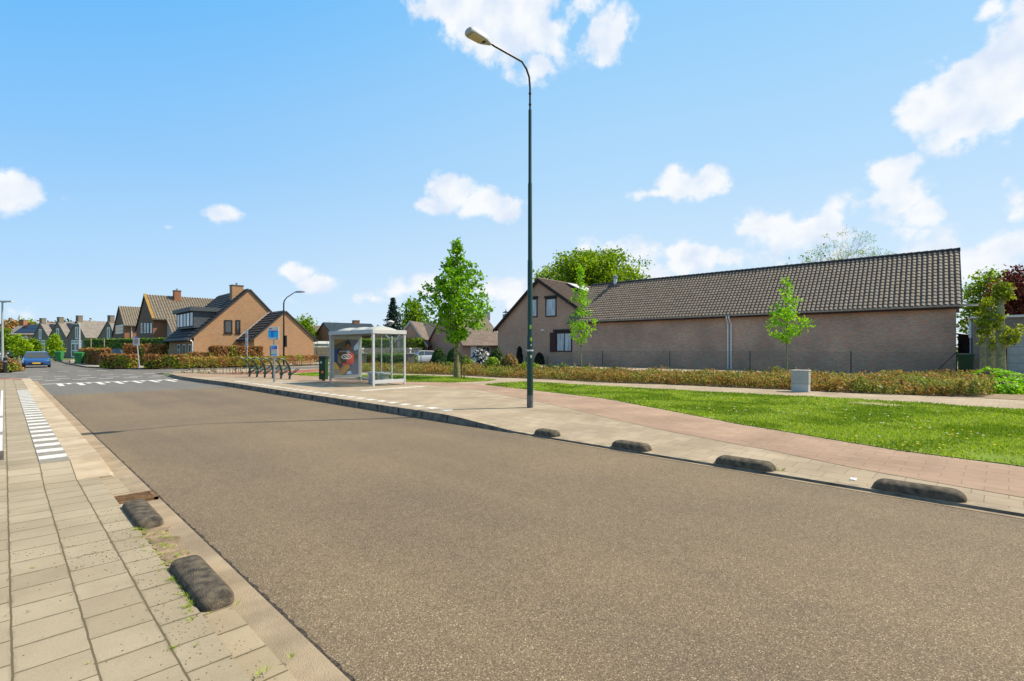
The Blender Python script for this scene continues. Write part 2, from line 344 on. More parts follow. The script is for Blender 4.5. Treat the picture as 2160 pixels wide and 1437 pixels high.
mBeige = M('beige_ramp_kerb', (.40,.31,.205), .9, noise=.18, nscale=2.5, bump=.3, bscale=120, col2=(.42,.34,.24))
mGut = M('gutter_concrete', (.29,.225,.15), .95, noise=.22, nscale=3, bump=.5, bscale=140)
mSeam = M('asphalt_seam', (.05,.042,.033), 1, noise=.6, nscale=40, bump=1, bscale=50)
mWhite = M('white_road_paint', (.56,.545,.51), .75, noise=.2, nscale=14, ndetail=8)
mSand = M('sandy_soil', (.24,.175,.11), 1, noise=.35, nscale=6, bump=.6, bscale=50)
mSoil = M('bed_soil', (.10,.075,.045), 1, noise=.4, nscale=8, bump=.6, bscale=30)
mGround = M('distant_ground', (.10,.13,.04), 1, noise=.3, nscale=.3)
def grass_mat(name):
    g = MN(name, .9); col = g.ramp(g.noise(.55, 5, .6), [(.3, (.14,.22,.015)), (.55, (.2,.29,.02)), (.72, (.29,.31,.07))])
    col = g.mix(.5, col, g.ramp(g.noise(40, 4, .7), [(.3, (.55,.55,.5)), (.7, (1.3,1.3,1.2))]), 'MULTIPLY')
    return g.done(col, g.bump(g.noise(60, 3), 1, .03))
mGrass = grass_mat('lawn')
mBlade = leaf_mat('grass_blades', [(.17,.27,.014), (.26,.38,.02), (.35,.45,.035), (.38,.38,.12)], .6, patch=[(.10,.17,.01), (.16,.25,.014), (.22,.31,.025)], pscale=.7)
mStripG = M('grey_strip_tile', (.22,.20,.17), .85, noise=.15, nscale=12)
mBarrier = M('dark_rough_concrete', (.075,.064,.05), .95, noise=.3, nscale=14, bump=1, bscale=150, col2=(.14,.112,.078), ndetail=10)
mRust = M('rusty_cast_iron', (.16,.09,.04), .8, .2, noise=.4, nscale=20, bump=.3)
mPitShade = M('drain_pit_shade', (.02,.017,.013), 1)
mBarnBrick = brick_mat('brown_pink_brick', (.62,.385,.27), (.44,.285,.20), (.52,.41,.31), stain=.38)
mHouseBrick = brick_mat('brown_red_brick', (.56,.34,.225), (.39,.26,.19), (.44,.34,.26))
mOrBrick = brick_mat('orange_brick', (.43,.26,.14), (.34,.20,.11), (.36,.26,.17), stain=.12)
mRedBrick = brick_mat('red_brown_brick', (.33,.15,.08), (.25,.11,.06), (.25,.16,.11), stain=.1)
mShadeBrick = brick_mat('shaded_brown_brick', (.22,.125,.08), (.16,.095,.065), (.13,.10,.08), stain=.1)  # gable brick with the shade of the road side put into its colour
mGreyBrick = brick_mat('grey_brick', (.21,.185,.145), (.17,.15,.12), (.19,.17,.14), stain=.1)
mCream = brick_mat('cream_brick', (.62,.50,.36), (.55,.44,.31), (.5,.42,.32), stain=.05)
mPink = brick_mat('pink_brick', (.45,.27,.2), (.37,.22,.16), (.4,.3,.24), stain=.1)
mPantile = tile_mat('weathered_pantiles', (.13,.103,.08), (.27,.215,.165), (.32,.18,.12))
mPantTan = tile_mat('tan_pantiles', (.19,.16,.12), (.28,.24,.185))
mTileBrown = lines_mat('brown_flat_tiles', (.20,.155,.125), (.15,.115,.095), .3, .35)
mTileDark = tile_mat('charcoal_tiles', (.035,.034,.036), (.07,.068,.07))
mTileHouse = tile_mat('mossy_brown_tiles', (.10,.07,.055), (.2,.15,.12), (.3,.27,.2))
mSlate = lines_mat('grey_slates', (.235,.21,.185), (.19,.17,.15), .3, .5)
mTeal = tile_mat('blue_grey_tiles', (.035,.06,.08), (.06,.09,.11))
mMoss = M('yellow_lichen', (.3,.18,.05), .9, noise=.3, nscale=5)
mZinc = M('zinc', (.33,.33,.32), .45, .6, noise=.15, nscale=6)
mZincL = M('pale_zinc_pipe', (.62,.62,.60), .4, .3)
mBlackW = M('black_brown_timber', (.022,.015,.014), .6, noise=.3, nscale=10)
mMaroon = M('dark_maroon_paint', (.045,.015,.013), .5)
mWhiteP = M('white_paint', (.78,.78,.76), .45)
mGlass = M('window_glass', (.05,.06,.065), .06, spec=.8)
mCurtain = M('net_curtain_pane', (.42,.47,.5), .12, spec=.9, noise=.2, nscale=14)
g = MN('net_curtain_painted_folds', .15); g.p.inputs['Specular IOR Level'].default_value = .8; mp = g.n('ShaderNodeMapping'); mp.inputs['Scale'].default_value = (16, 16, .8); g.l(g.tc.outputs['Object'], mp.inputs[0])
mCurtain = g.done(g.ramp(g.noise(1, 3, .5, mp.outputs[0]), [(.32, (.16,.19,.21)), (.5, (.42,.46,.48)), (.7, (.62,.66,.68))]))  # shading of the curtain folds painted as vertical light and dark streaks
mDorm0 = M('brown_door', (.12,.075,.05), .6)
mSolar = M('solar_panel', (.012,.014,.03), .12, spec=.8)
mGreenPole = M('dark_green_pole', (.008,.04,.03), .4, spec=.4, noise=.15, nscale=6)
mBlackPole = M('black_pole', (.012,.013,.014), .4, spec=.5)
mGreyBase = M('grey_painted_base', (.12,.12,.115), .6, noise=.2, nscale=9)
mAlu = M('aluminium', (.40,.42,.43), .45, .25, noise=.08, nscale=5)
mAluW = M('white_aluminium', (.54,.54,.52), .4, .1, noise=.05)
mAluD = M('grey_aluminium', (.25,.27,.28), .4, .5)
mClear = M('clear_glass', (.9,.97,.93), .02, spec=.5, trans=1.0); mClear.node_tree.nodes['Principled BSDF'].inputs['IOR'].default_value = 1.25
mDome = M('milky_dome', (.42,.41,.35), .35, spec=.5)
mBin = M('green_bin_plastic', (.02,.13,.035), .5, noise=.12, nscale=3)
mBinDk = M('dark_green_bin', (.012,.045,.02), .45, noise=.12, nscale=3)
mBinLt = M('bright_green_bin', (.04,.22,.07), .5, noise=.12, nscale=3)
mRubber = M('black_rubber', (.015,.015,.015), .8)
mCab = M('cabinet_grey', (.36,.36,.33), .6, noise=.1, nscale=3)
mCabL = M('cabinet_plinth', (.46,.45,.41), .7, noise=.1, nscale=3)
mBark = M('bark', (.14,.11,.075), .95, noise=.4, nscale=9, bump=.7, bscale=30, col2=(.19,.17,.07))
mBarkG = M('pale_grey_bark', (.28,.24,.18), .95, noise=.4, nscale=7, bump=.7, bscale=24, col2=(.22,.22,.09))
mBarkD = M('dark_twig', (.045,.035,.025), .9)
mWood = M('weathered_fence_wood', (.34,.28,.21), .9, noise=.25, nscale=5, bump=.3)
mStake = M('round_wood_stake', (.33,.27,.19), .9, noise=.2, nscale=8)
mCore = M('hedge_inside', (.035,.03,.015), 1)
lMaple = leaf_mat('maple_leaves', [(.06,.17,.006), (.12,.28,.01), (.19,.39,.014), (.3,.52,.03)], trans=.45)
lLime = leaf_mat('lime_leaves', [(.17,.36,.008), (.26,.50,.014), (.36,.62,.03)])
lGreen = leaf_mat('green_leaves', [(.06,.12,.006), (.13,.23,.01), (.21,.33,.015), (.3,.4,.02)], trans=.45)
lDark = leaf_mat('dark_leaves', [(.006,.022,.006), (.018,.05,.008), (.035,.09,.012)])
lTopi = leaf_mat('clipped_leaves', [(.012,.045,.004), (.03,.085,.006), (.055,.14,.01)])
lTopiD = leaf_mat('dark_clipped_leaves', [(.004,.012,.006), (.01,.024,.01)])
lYel = leaf_mat('yellow_green_leaves', [(.16,.27,.006), (.28,.42,.01), (.36,.5,.02)])
lBeech = leaf_mat('beech_leaves', [(.10,.045,.012), (.26,.11,.03), (.36,.17,.055), (.42,.24,.09)], patch=[(.14,.16,.012), (.24,.28,.02), (.3,.34,.03)], pscale=.55, pt=.56)
lBed = leaf_mat('bed_leaves', [(.16,.13,.03), (.36,.16,.04), (.44,.26,.09), (.26,.26,.05), (.18,.24,.04)], patch=[(.10,.15,.015), (.19,.26,.03), (.3,.36,.07), (.36,.24,.08)], pscale=.55, pt=.55)
lRed = leaf_mat('copper_leaves', [(.04,.01,.012), (.12,.03,.025), (.25,.07,.04)])
lLaurel = leaf_mat('laurel_leaves', [(.02,.07,.008), (.06,.14,.015), (.15,.26,.04), (.3,.4,.12)])
lConif = leaf_mat('conifer_needles', [(.006,.02,.014), (.015,.045,.03), (.03,.07,.045)], trans=.1)
lFlower = leaf_mat('white_blossom', [(.01,.03,.012), (.02,.06,.02), (.8,.78,.8), (.85,.82,.85)], trans=.15)
lPoll = leaf_mat('pollard_sprouts', [(.08,.1,.01), (.17,.22,.012), (.28,.34,.02), (.36,.42,.04)])

# ------------------------------------------------------------------ ground sheets
def blob(cx, cy, rx, ry, n=40, j=.25): return [(cx+rx*math.cos(t)*(1+random.uniform(-j, j)), cy+ry*math.sin(t)*(1+random.uniform(-j, j))) for t in [2*math.pi*i/n for i in range(n)]]
def smooth_poly(pts): return pts
def sheet(name, pts, mat, lift=0.0, zf=None, grid=None, kind='structure'):
    bm = bmesh.new(); vs = [bm.verts.new((p[0], p[1], 0)) for p in pts]; bm.faces.new(vs)
    bmesh.ops.triangulate(bm, faces=bm.faces[:])
    if grid:
        for ax, lo_, hi, st in grid:
            v = lo_
            while v <= hi:
                co_ = (v, 0, 0) if ax == 0 else (0, v, 0); no = (1, 0, 0) if ax == 0 else (0, 1, 0)
                bmesh.ops.bisect_plane(bm, geom=bm.verts[:]+bm.edges[:]+bm.faces[:], plane_co=co_, plane_no=no, dist=1e-5); v += st
    for v in bm.verts: v.co.z = (zf(v.co.x, v.co.y) if zf else 0)+lift
    bmesh.ops.recalc_face_normals(bm, faces=bm.faces)
    for fc in bm.faces:
        if fc.normal.z < 0: fc.normal_flip()
    me = bpy.data.meshes.new(name); bm.to_mesh(me); bm.free()
    o = link_mesh(name, me, mat, None, None, 0, False); o['kind'] = kind; return o
RG = [(1, 5.5, 10.5, .5), (0, 7.5, 10.5, .5)]
def P_(lst, z=None): return [G(x, y, z) for x, y in lst]

sheet('ground', [(-900,-300), (900,-300), (900,1500), (-900,1500)], mGround, -.06)
sheet('road', [(.9,-12), (7.2,-12), (7.2,24.2), (.9,24.2)], mAsph, 0)
sheet('road', [(1.0,24.2), (7.2,24.2), (7.2,47), (60,47), (60,50.5), (9,51), (7.2,54), (5.6,60), (5.0,74), (7,100), (-3,104), (.6,62), (.4,50), (-40,50), (-40,40.3), (.3,40.3), (1.0,38)], mGrey, 0)
sheet('road', [(7.2,41.2), (60,41.2), (60,47), (7.2,47)], mGrey, .001)
def jag(x, y0, y1, w, n=500):
    a_ = [(x-w*random.uniform(.5, 1.3), y0+(y1-y0)*i/n) for i in range(n+1)]
    b_ = [(x+w*random.uniform(.3, 1.5), y0+(y1-y0)*i/n) for i in range(n, -1, -1)]; return a_+b_
sheet('asphalt_seam', jag(1.215, .5, 24, .016), mSeam, .006)
# left side
sheet('gutter', [(1.0,-12), (1.205,-12), (1.205,36), (1.0,36)], mGut, .012)
lp = [(-6,-12), (.84,-12), (.84,8.1), (.63,8.1), (.63,33.5), (.3,35.5), (-6,35.5)]
sheet('pavement', lp, mPavL, 0, gz, [(1, 6.5, 10, .5), (0, -6, 6, 3)])
sheet('kerb', [(.84,-12), (1.01,-12), (1.01,8.3), (.84,8.3)], mKerbPav, .03)
kb = MB()
ys = [8.1, 9.0, 10, 14, 18, 22, 26, 30, 33.5, 36]
for i in range(len(ys)-1):
    for (xa, za), (xb, zb) in (((.63, 1), (.955, 1)), ((.955, 1), (1.02, 0))):
        q = []
        for x_, k_, y_ in ((xa, za, ys[i]), (xb, zb, ys[i]), (xb, zb, ys[i+1]), (xa, za, ys[i+1])):
            h_ = gz(.5, y_)+.004 if k_ else .014
            x_ = x_
            q.append((x_, y_, h_))
        kb.add(q, [(0,1,2,3)])
kb.add([(.63, 8.1, 0), (1.02, 8.1, 0), (1.02, 8.1, .014), (.955, 8.1, .054), (.63, 8.1, .054)], [(0,1,2,3,4)])
tag(obj('ramped_kerb', kb, mBeige), kind='structure')
# cross joints of the ramp kerb slabs
jt = MB()
for y_ in (9.4, 11.4, 13.4, 15.4, 17.4, 19.4, 21.4, 24, 27, 30): jt.box(.64, .96, y_, y_+.008, gz(.5, y_)+.003, gz(.5, y_)+.0055)
tag(obj('kerb_joint', jt, mSeam), kind='structure')
# warning strips of the two bus platforms
st = MB(); sg = MB()
y_ = 9.35
sg.box(.33, .63, 9.05, 26.0, .1, .154)
while y_ < 25.8: st.box(.335, .625, y_, y_+.27, .1, .158); y_ += .62
for (a_, b_) in ((10.55, 12.5), (13.0, 15.6), (16.1, 26)):
    for k in range(3): st.box(-.27+k*.1, -.215+k*.1, a_, b_, .1, .158)
sg.box(-.29, .0, 9.7, 26, .1, .1535)
tag(obj('tactile_paving', sg, mStripG), kind='structure'); tag(obj('tactile_stripes', st, mWhite), kind='structure')
sd = MB(); sd.box(-.6, .0, 9.7, 10.5, .1, .157); tag(obj('tactile_paving', sd, mBarrier), kind='structure')
sheet('red_crossing', [(-12,36.2), (.2,36.2), (.75,38), (.1,39.8), (-12,39.8)], mRed2, .03)
sheet('pavement', [(-12,35.5), (.9,35.5), (.95,38), (.3,40.1), (-12,40.1)], mPavR, .02)
# right side
rp = [(7.05,-12), (7.05,25), (6.85,29), (6.8,32.5), (7.1,36.5), (7.9,39.2), (9.6,41), (60,41), (60,-12)]
sheet('pavement', rp, mPavR, 0, gz, RG)
kb = MB(); kt = MB()
kp = [(7.05,-12), (7.05,3), (7.05,6.9), (7.05,7.9), (7.05,9.2), (7.05,13), (7.05,17), (7.05,21), (7.05,25), (6.85,29), (6.8,32.5), (7.1,36.5), (7.9,39.2), (9.6,41)]
for i in range(len(kp)-1):
    a_, b_ = kp[i], kp[i+1]
    za, zb = gz(*a_)+.004, gz(*b_)+.004
    if i < 2: za = zb = gz(7.05, 0)+.0035; kb.add([(7.045, a_[1], -.02), (7.045, b_[1], -.02), (7.05, b_[1], zb), (7.05, a_[1], za)], [(0,1,2,3)]); kt.add([(a_[0], a_[1], za), (b_[0], b_[1], zb), (b_[0]+.02, b_[1], zb), (a_[0]+.02, a_[1], za)], [(0,1,2,3)]); continue
    if i >= 10: za = min(za, .06)
    if i >= 9: zb = min(zb, .06)
    o_ = .0; w_ = .16
    kb.add([(a_[0]-.03, a_[1], -.02), (b_[0]-.03, b_[1], -.02), (b_[0], b_[1], zb), (a_[0], a_[1], za)], [(0,1,2,3)])
    kt.add([(a_[0], a_[1], za), (b_[0], b_[1], zb), (b_[0]+w_, b_[1], max(zb, gz(*b_)+.004)), (a_[0]+w_, a_[1], max(za, gz(*a_)+.004))], [(0,1,2,3)])
tag(obj('kerb_face', kb, mKerbD), kind='structure'); tag(obj('kerb_top', kt, mKerbT), kind='structure')
jt = MB()
for i in range(18): jt.box(7.018, 7.06, 8.0+i, 8.012+i, 0, gz(7.05, 8.0+i)-.01)
tag(obj('kerb_joint', jt, mSeam), kind='structure')
sheet('gutter', [(6.93,-12), (7.05,-12), (7.05,6.9), (6.98,6.9)], mGut, .004)
sheet('kerb', [(7.05,-12), (7.17,-12), (7.17,7.2), (7.05,7.2)], mKerbT, .004, gz, RG)
near = [(2230,1063),(2100,1040),(1862,999),(1775,982),(1623,950),(1541,935),(1390,906),(1273,880),(1133,847),(1092,839),(1000,821),(905,812),(848,812),(690,806),(560,798),(475,795),(372,793)]
far = [(376,790),(470,788.5),(560,789),(620,791),(695,796),(850,806),(956,808),(1022,812),(1116,824),(1273,842),(1425,871),(1559,897),(1716,923),(1891,952),(2160,987),(2250,1003)]
sheet('cycle_path', P_(near)+P_(far), mRed, .004, gz, RG)
sheet('cycle_path', P_([(475,786.5),(560,784),(690,778),(900,774),(900,777),(690,782),(620,787.5),(560,788.7),(480,788)]), mRed2, .004, gz)
sheet('road', P_([(545,776.5),(690,772.5),(1000,768),(1000,771),(690,777),(545,782)]), mGrey, .006, gz)
lawn = [(1022,811.5),(1108,806),(1270,815),(1560,831),(1810,843),(2160,865),(2300,874),(2300,1010),(2250,1001),(2160,985),(1891,950),(1716,921),(1559,895),(1425,869),(1273,840.5),(1116,822.5)]
island = [(755,792),(850,792),(965,795),(1046,802),(1030,804),(956,807),(851,805.5),(755,800)]
strip = [(617,791),(640,787.5),(695,785),(695,794),(655,794)]
for pl_ in (lawn, island, strip): sheet('lawn_soil', P_(pl_), mGrass, .01, gz, RG)
bed = [(400,786.5),(430,790),(530,787),(640,778.5),(660,772),(560,768),(400,778)]
hb = [(750,785),(850,788.5),(965,791.5),(1060,797),(1128,799),(1295,808),(1396,811),(1560,818),(1838,831),(1990,836),(2075,838),(2100,830),(2095,806),(2017,797),(1560,789),(1208,776),(1000,772),(750,772)]
sheet('bed_soil', P_(hb), mSoil, .012, gz)
hb = hb[:12]+[(2095,812),(2017,805),(1838,806),(1560,803),(1396,799),(1208,790),(1100,783),(1000,779),(750,777)]
sheet('garden_ground', P_([(1990,836),(2300,852),(2300,780),(2050,790),(2017,797),(2095,806)]), mSand, .008, gz)
wq = G(1848, 853); sheet('worn_patch', blob(wq[0], wq[1], .55, .7), M('dry_grass_litter', (.26,.21,.11), 1, noise=.4, nscale=18, bump=.5, col2=(.2,.22,.06)), .016, gz)
sheet('pavement', P_([(545,771),(690,768),(690,772.5),(545,776.5)]), mPavR, .01)
# far side of the crossing
sheet('pavement', [(5.2,58.5), (6.6,53.5), (8,51.3), (60,50.5), (60,58), (9,58), (8.5,100), (7.0,100), (5.2,74)], mPath, .10)
kk = MB()
kpts = [(5.4,100), (5.0,74), (5.2,60), (6.5,53.4), (8,51.2), (60,50.4)]
for a_, b_ in zip(kpts, kpts[1:]): kk.obox(a_, b_, .14, 0, .12)
tag(obj('kerb', kk, mKerbD), kind='structure')
# grate-side dirt between the two left humps
def blob(cx, cy, rx, ry, n=40, j=.25): return [(cx+rx*math.cos(t)*(1+random.uniform(-j, j)), cy+ry*math.sin(t)*(1+random.uniform(-j, j))) for t in [2*math.pi*i/n for i in range(n)]]
sa = [(.85+.02*math.sin(i*.9)+random.uniform(-.008, .008), 4.25+1.3*i/60) for i in range(61)]; sb = [(1.03+.035*math.sin(i*.37)+random.uniform(-.012, .012), 4.25+1.3*i/60) for i in range(60, -1, -1)]
sheet('sand_drift', sa+sb, mSand, .036)

# road markings
mk = MB(); z_ = .004
mk.box(1.25, 6.95, 32.35, 32.55, -.01, z_)
x_ = 1.75; i = 0
while x_ < 6.8:
    ln = 2.1 if i % 2 == 0 else .8
    w_ = .2 if i % 2 == 0 else .16
    mk.add([(x_, 32.35, z_), (x_+w_, 32.35, z_), (x_+w_, 32.35-ln, z_), (x_, 32.35-ln, z_)], [(0,3,2,1)]); x_ += .36; i += 1
for (yy, x0, x1) in ((36.1, 1.5, 7), (37.9, .9, 7.6), (41.2, 1.0, 9), (50.3, .6, 6.5)):
    x_ = x0
    while x_ < x1: mk.box(x_, x_+.62, yy, yy+.16, -.01, z_); x_ += 1.12
tag(obj('road_markings', mk, mWhite), kind='structure')
mk = MB()
y_ = 9.6
while y_ < 25.5: mk.box(7.45, 7.7, y_, y_+.26, .1, gz(7.7, y_)+.006); y_ += .6
a_ = G(761, 824.5); b_ = G(895, 815.5); mk.obox(a_, b_, .22, .1, .182)
a_ = G(560, 806.5); b_ = G(705, 816.5); mk.obox(a_, b_, .1, .1, .1815)
tag(obj('platform_markings', mk, mWhite), kind='structure')

# ------------------------------------------------------------------ leaves, trees, hedges
def leaf_quads(C, size, nrm=None, aspect=1.5, jit=.35, flat=0.0):
    n = len(C); d = rng.normal(size=(n, 3))
    if nrm is not None: d = d*.55+nrm*1.0
    d /= np.linalg.norm(d, axis=1)[:, None]+1e-9
    u = np.cross(d, rng.normal(size=(n, 3))); u /= np.linalg.norm(u, axis=1)[:, None]+1e-9; v = np.cross(d, u)
    sz = (size*(1+rng.uniform(-jit, jit, n)))[:, None]
    P0 = C-u*sz*.5*aspect; P2 = C+u*sz*.5*aspect; P1 = C+v*sz*.5-d*sz*.12; P3 = C-v*sz*.5-d*sz*.12
    V = np.stack([P0, P1, P2, P3], 1).reshape(-1, 3); F = np.arange(4*n).reshape(-1, 4); return V, F
def clusters(centers, per, spread, size, squash=.8, **k):
    C = np.repeat(np.asarray(centers, float), per, 0); o = rng.normal(size=C.shape)*spread; o[:, 2] *= squash
    return leaf_quads(C+o, size, **k)
def profile_r(prof, z):
    zs = [p[0] for p in prof]; return np.interp(z, zs, [p[1] for p in prof])
def limb(mb, a, b, r0, r1, bend=.12, n=6, k=6):
    a, b = Vector(a), Vector(b); L_ = (b-a).length; mid = Vector((random.gauss(0, 1), random.gauss(0, 1), random.gauss(.4, .5)))*L_*bend
    pts = [a.lerp(b, t/n)+mid*math.sin(math.pi*t/n) for t in range(n+1)]
    mb.tube(pts, [r0+(r1-r0)*t/n for t in range(n+1)], k, cap=False); return pts
def tree(name, label, base, z0, prof, trunk_r, trunk_h, leafm, ncl, per, spread, size, bark=None, group=None, limbs=22, lean=(0, 0), cat='tree', asym=(0, 0), shell=.45, rs=1):
    """prof: (height, radius) pairs of the crown; leaves in clumps at branch ends"""
    root = empty(name, (base[0], base[1], z0), 0, label, cat, group)
    zl, zh = prof[0][0], prof[-1][0]; C = []
    lob = [(random.uniform(0, 6.28), random.uniform(zl, zh), random.uniform(.75, 1.2)) for _ in range(14)]
    while len(C) < ncl:
        z = random.uniform(zl, zh); r = float(profile_r(prof, z))*rs; rm = max(p[1] for p in prof)
        if random.random() > (r/rm)**1.1+.06: continue
        a_ = random.uniform(0, 6.283); q = random.random()**shell
        w = 1+.33*math.sin(a_*3+z*1.7)+.22*math.sin(a_*5-z*2.9)
        rr = r*q*w; C.append((rr*math.cos(a_)+lean[0]*(z-zl)+asym[0]*r, rr*math.sin(a_)+lean[1]*(z-zl)+asym[1]*r, z+random.gauss(0, .06*(zh-zl)*.2)))
    t = MB(); top = Vector((lean[0]*(zh-zl), lean[1]*(zh-zl), zl+(zh-zl)*.86)); n = 10
    pts = []
    for i in range(n+1):
        q = i/n; pts.append((top.x*q*q+random.uniform(-1, 1)*trunk_r*.4*(i > 0), top.y*q*q+random.uniform(-1, 1)*trunk_r*.4*(i > 0), top.z*q))
    rad = [trunk_r*(1.35 if i == 0 else 1)*(1-.9*(i/n)**1.1)+.006 for i in range(n+1)]
    t.tube(pts, rad, 9)
    for k in range(limbs):
        cc = C[(k*7) % len(C)]; zb = max(trunk_h, cc[2]-math.hypot(cc[0], cc[1])*.75); q = min(.97, zb/top.z); i0 = int(q*n); fr = q*n-i0
        b0 = Vector(pts[i0]).lerp(Vector(pts[min(n, i0+1)]), fr)
        limb(t, b0, cc, trunk_r*.33*(1-q*.7)+.006, .005)
    obj('trunk', t, bark or mBark, root, smooth=True)
    V, F = clusters(C, per, spread, size)
    npobj('crown', V, F, leafm, parent=root); return root
def hedge(name, label, p, q, w, h, mat, dens=260, size=.07, z0=None, cat='hedge', group=None, kind=None, ragged=.05, core=True, bare=0, mat2=None):
    z0 = gz(*p) if z0 is None else z0
    p_, q_ = np.array(p[:2]), np.array(q[:2]); L_ = np.linalg.norm(q_-p_); ang = math.atan2(q_[1]-p_[1], q_[0]-p_[0])
    mid = p_; n = int(dens*(2*L_*h+2*w*h+L_*w)); C = []; Nn = []
    fr = np.array([L_*h, L_*h, w*h, w*h, L_*w]); fr = fr/fr.sum()
    side = rng.choice(5, n, p=fr); a_ = rng.uniform(0, 1, n); b_ = rng.uniform(0, 1, n)
    C = np.zeros((n, 3)); Nn = np.zeros((n, 3))
    for k, (fx, nn) in enumerate([(lambda a, b: (a*L_, -w/2+0*a, b*h), (0,-1,0)), (lambda a, b: (a*L_, w/2+0*a, b*h), (0,1,0)), (lambda a, b: (0*a, -w/2+a*w, b*h), (-1,0,0)), (lambda a, b: (L_+0*a, -w/2+a*w, b*h), (1,0,0)), (lambda a, b: (a*L_, -w/2+b*w, h+0*a), (0,0,1))]):
        m_ = side == k; x, y, z = fx(a_[m_], b_[m_]); C[m_] = np.stack([x, y, z], 1); Nn[m_] = nn
    lump = np.array([mnoise.noise(Vector((x*1.3, y*1.3+7, z*1.3))) for x, y, z in C])
    C += Nn*(lump*.09*min(1, h)+rng.normal(size=n)*ragged)[:, None]
    C[:, 2] = np.maximum(C[:, 2], .03)
    if bare: keep = rng.uniform(0, 1, n) < np.clip((C[:, 2]/h-bare)/.25, .12, 1); C = C[keep]; Nn = Nn[keep]
    V, F = leaf_quads(C, size, Nn); mi = np.zeros(len(F))
    cb = MB(); 
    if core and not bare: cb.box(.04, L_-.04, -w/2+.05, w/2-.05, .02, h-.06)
    else:
        for k in range(int(L_*9)):
            x, y = random.uniform(0, L_), random.uniform(-w/2, w/2); cb.tube([(x, y, 0), (x+random.uniform(-.08, .08), y+random.uniform(-.06, .06), h*.9)], [.008, .004], 4)
    o = len(V); V = np.vstack([V, np.array(cb.v)]); Fc = np.array([q4 for q4 in cb.f if len(q4) == 4])+o
    F = np.vstack([F, Fc]); mi = np.concatenate([mi, np.ones(len(Fc))])
    ob = npobj(name, V, F, [mat, mCore if not bare else mBarkD], mi, loc=(p[0], p[1], z0), rot=ang); return tag(ob, label, cat, group, kind)
def shrub(name, label, base, rx, rz, mat, n=1500, size=.07, z0=None, cat='shrub', group=None, ry=None, cone=False, lump=.12, zc=None, rag=.03, aspect=1.4):
    z0 = gz(*base) if z0 is None else z0; ry = ry or rx; d = rng.normal(size=(n, 3)); d /= np.linalg.norm(d, axis=1)[:, None]; d[:, 2] = np.abs(d[:, 2])*1.0-.12
    if cone: t = rng.uniform(0, 1, n); a_ = rng.uniform(0, 6.283, n); r = np.sqrt(1-t**1.8); P = np.stack([r*np.cos(a_)*rx, r*np.sin(a_)*ry, t*rz], 1); d = np.stack([np.cos(a_), np.sin(a_), .3+0*a_], 1)
    else: P = d*np.array([rx, ry, rz]); P[:, 2] = np.maximum(.02, P[:, 2]+(.12*rz))/1.12
    lm = np.array([mnoise.noise(Vector((p[0]*2.2+3, p[1]*2.2, p[2]*2.2+base[0]))) for p in P]); P += d*(lm*lump+rng.normal(size=n)*rag)[:, None]
    V, F = leaf_quads(P, size, d, aspect); cb = MB()
    prof = [(rx*.9*math.sqrt(max(0, 1-t**2)) if not cone else rx*.9*math.sqrt(1-t**1.8), max(.01, rz*.93*t)) for t in (0, .2, .4, .6, .8, .93)]
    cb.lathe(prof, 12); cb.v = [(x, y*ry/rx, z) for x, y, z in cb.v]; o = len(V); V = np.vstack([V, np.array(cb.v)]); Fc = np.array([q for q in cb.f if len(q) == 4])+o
    mi = np.concatenate([np.zeros(len(F)), np.ones(len(Fc))]); F = np.vstack([F, Fc])
    return tag(npobj(name, V, F, [mat, mCore], mi, loc=(base[0], base[1], z0)), label, cat, group)
def inside(poly, X, Y):
    r = np.zeros(len(X), bool); n = len(poly)
    for i in range(n):
        x1, y1 = poly[i]; x2, y2 = poly[(i+1) % n]
        cnd = ((y1 > Y) != (y2 > Y)) & (X < (x2-x1)*(Y-y1)/(y2-y1+1e-12)+x1); r ^= cnd
    return r
def scatter(poly, n, bias=True):
    P = np.array(poly); lo_, hi = P.min(0), P.max(0); res = []
    tot = 0
    while tot < n:
        X = rng.uniform(lo_[0], hi[0], n*2); Y = rng.uniform(lo_[1], hi[1], n*2); m_ = inside(poly, X, Y)
        if bias: dd = (X*s+Y*c); m_ &= rng.uniform(0, 1, len(X)) < np.clip((9/np.maximum(dd, 4))**1.3, 0, 1)
        q = np.stack([X[m_], Y[m_]], 1); res.append(q); tot += len(q)
    return np.vstack(res)[:n]
def gzv(P):
    return np.array([gz(x, y) for x, y in P])
WORN = [(*G(1840, 853), .55), (*G(1870, 856), .4), (*G(2145, 972), .3), (*G(2080, 965), .22), (*G(1500, 882), .15), (*G(1200, 822), .3)]
def grass(name, poly, n, hgt=.045, w=.012, mat=None):
    P = scatter(poly, n)
    for (cx_, cy_, r0_) in WORN: P = P[(((P[:, 0]-cx_)**2+(P[:, 1]-cy_)**2) > (r0_*rng.uniform(.5, 1.5, len(P)))**2) | (rng.uniform(0, 1, len(P)) < .12)]
    n = len(P); P = P+rng.normal(size=P.shape)*.035; z = gzv(P)+.012; dd = P[:, 0]*s+P[:, 1]*c; sc = np.clip(dd/9, .8, 2.6); cl = np.array([mnoise.noise(Vector((x*.9, y*.9, 0))) for x, y in P])
    h = hgt*rng.uniform(.5, 1.3, n)*(1+.5*cl); a_ = rng.uniform(0, 6.283, n); ww = w*sc; lx, ly = rng.normal(size=(2, n))*h*.5
    b = np.stack([P[:, 0], P[:, 1], z-.005], 1); u = np.stack([np.cos(a_), np.sin(a_), 0*a_], 1)*ww[:, None]
    T = b+np.stack([lx, ly, h], 1); V = np.stack([b-u, b+u, T], 1).reshape(-1, 3)
    return tag(npobj(name, V, np.arange(3*n).reshape(-1, 3), mat or mBlade), kind='stuff')
grass('grass', P_(lawn), 90000)
grass('grass', P_(island), 9000)
grass('grass', P_(strip), 4000)
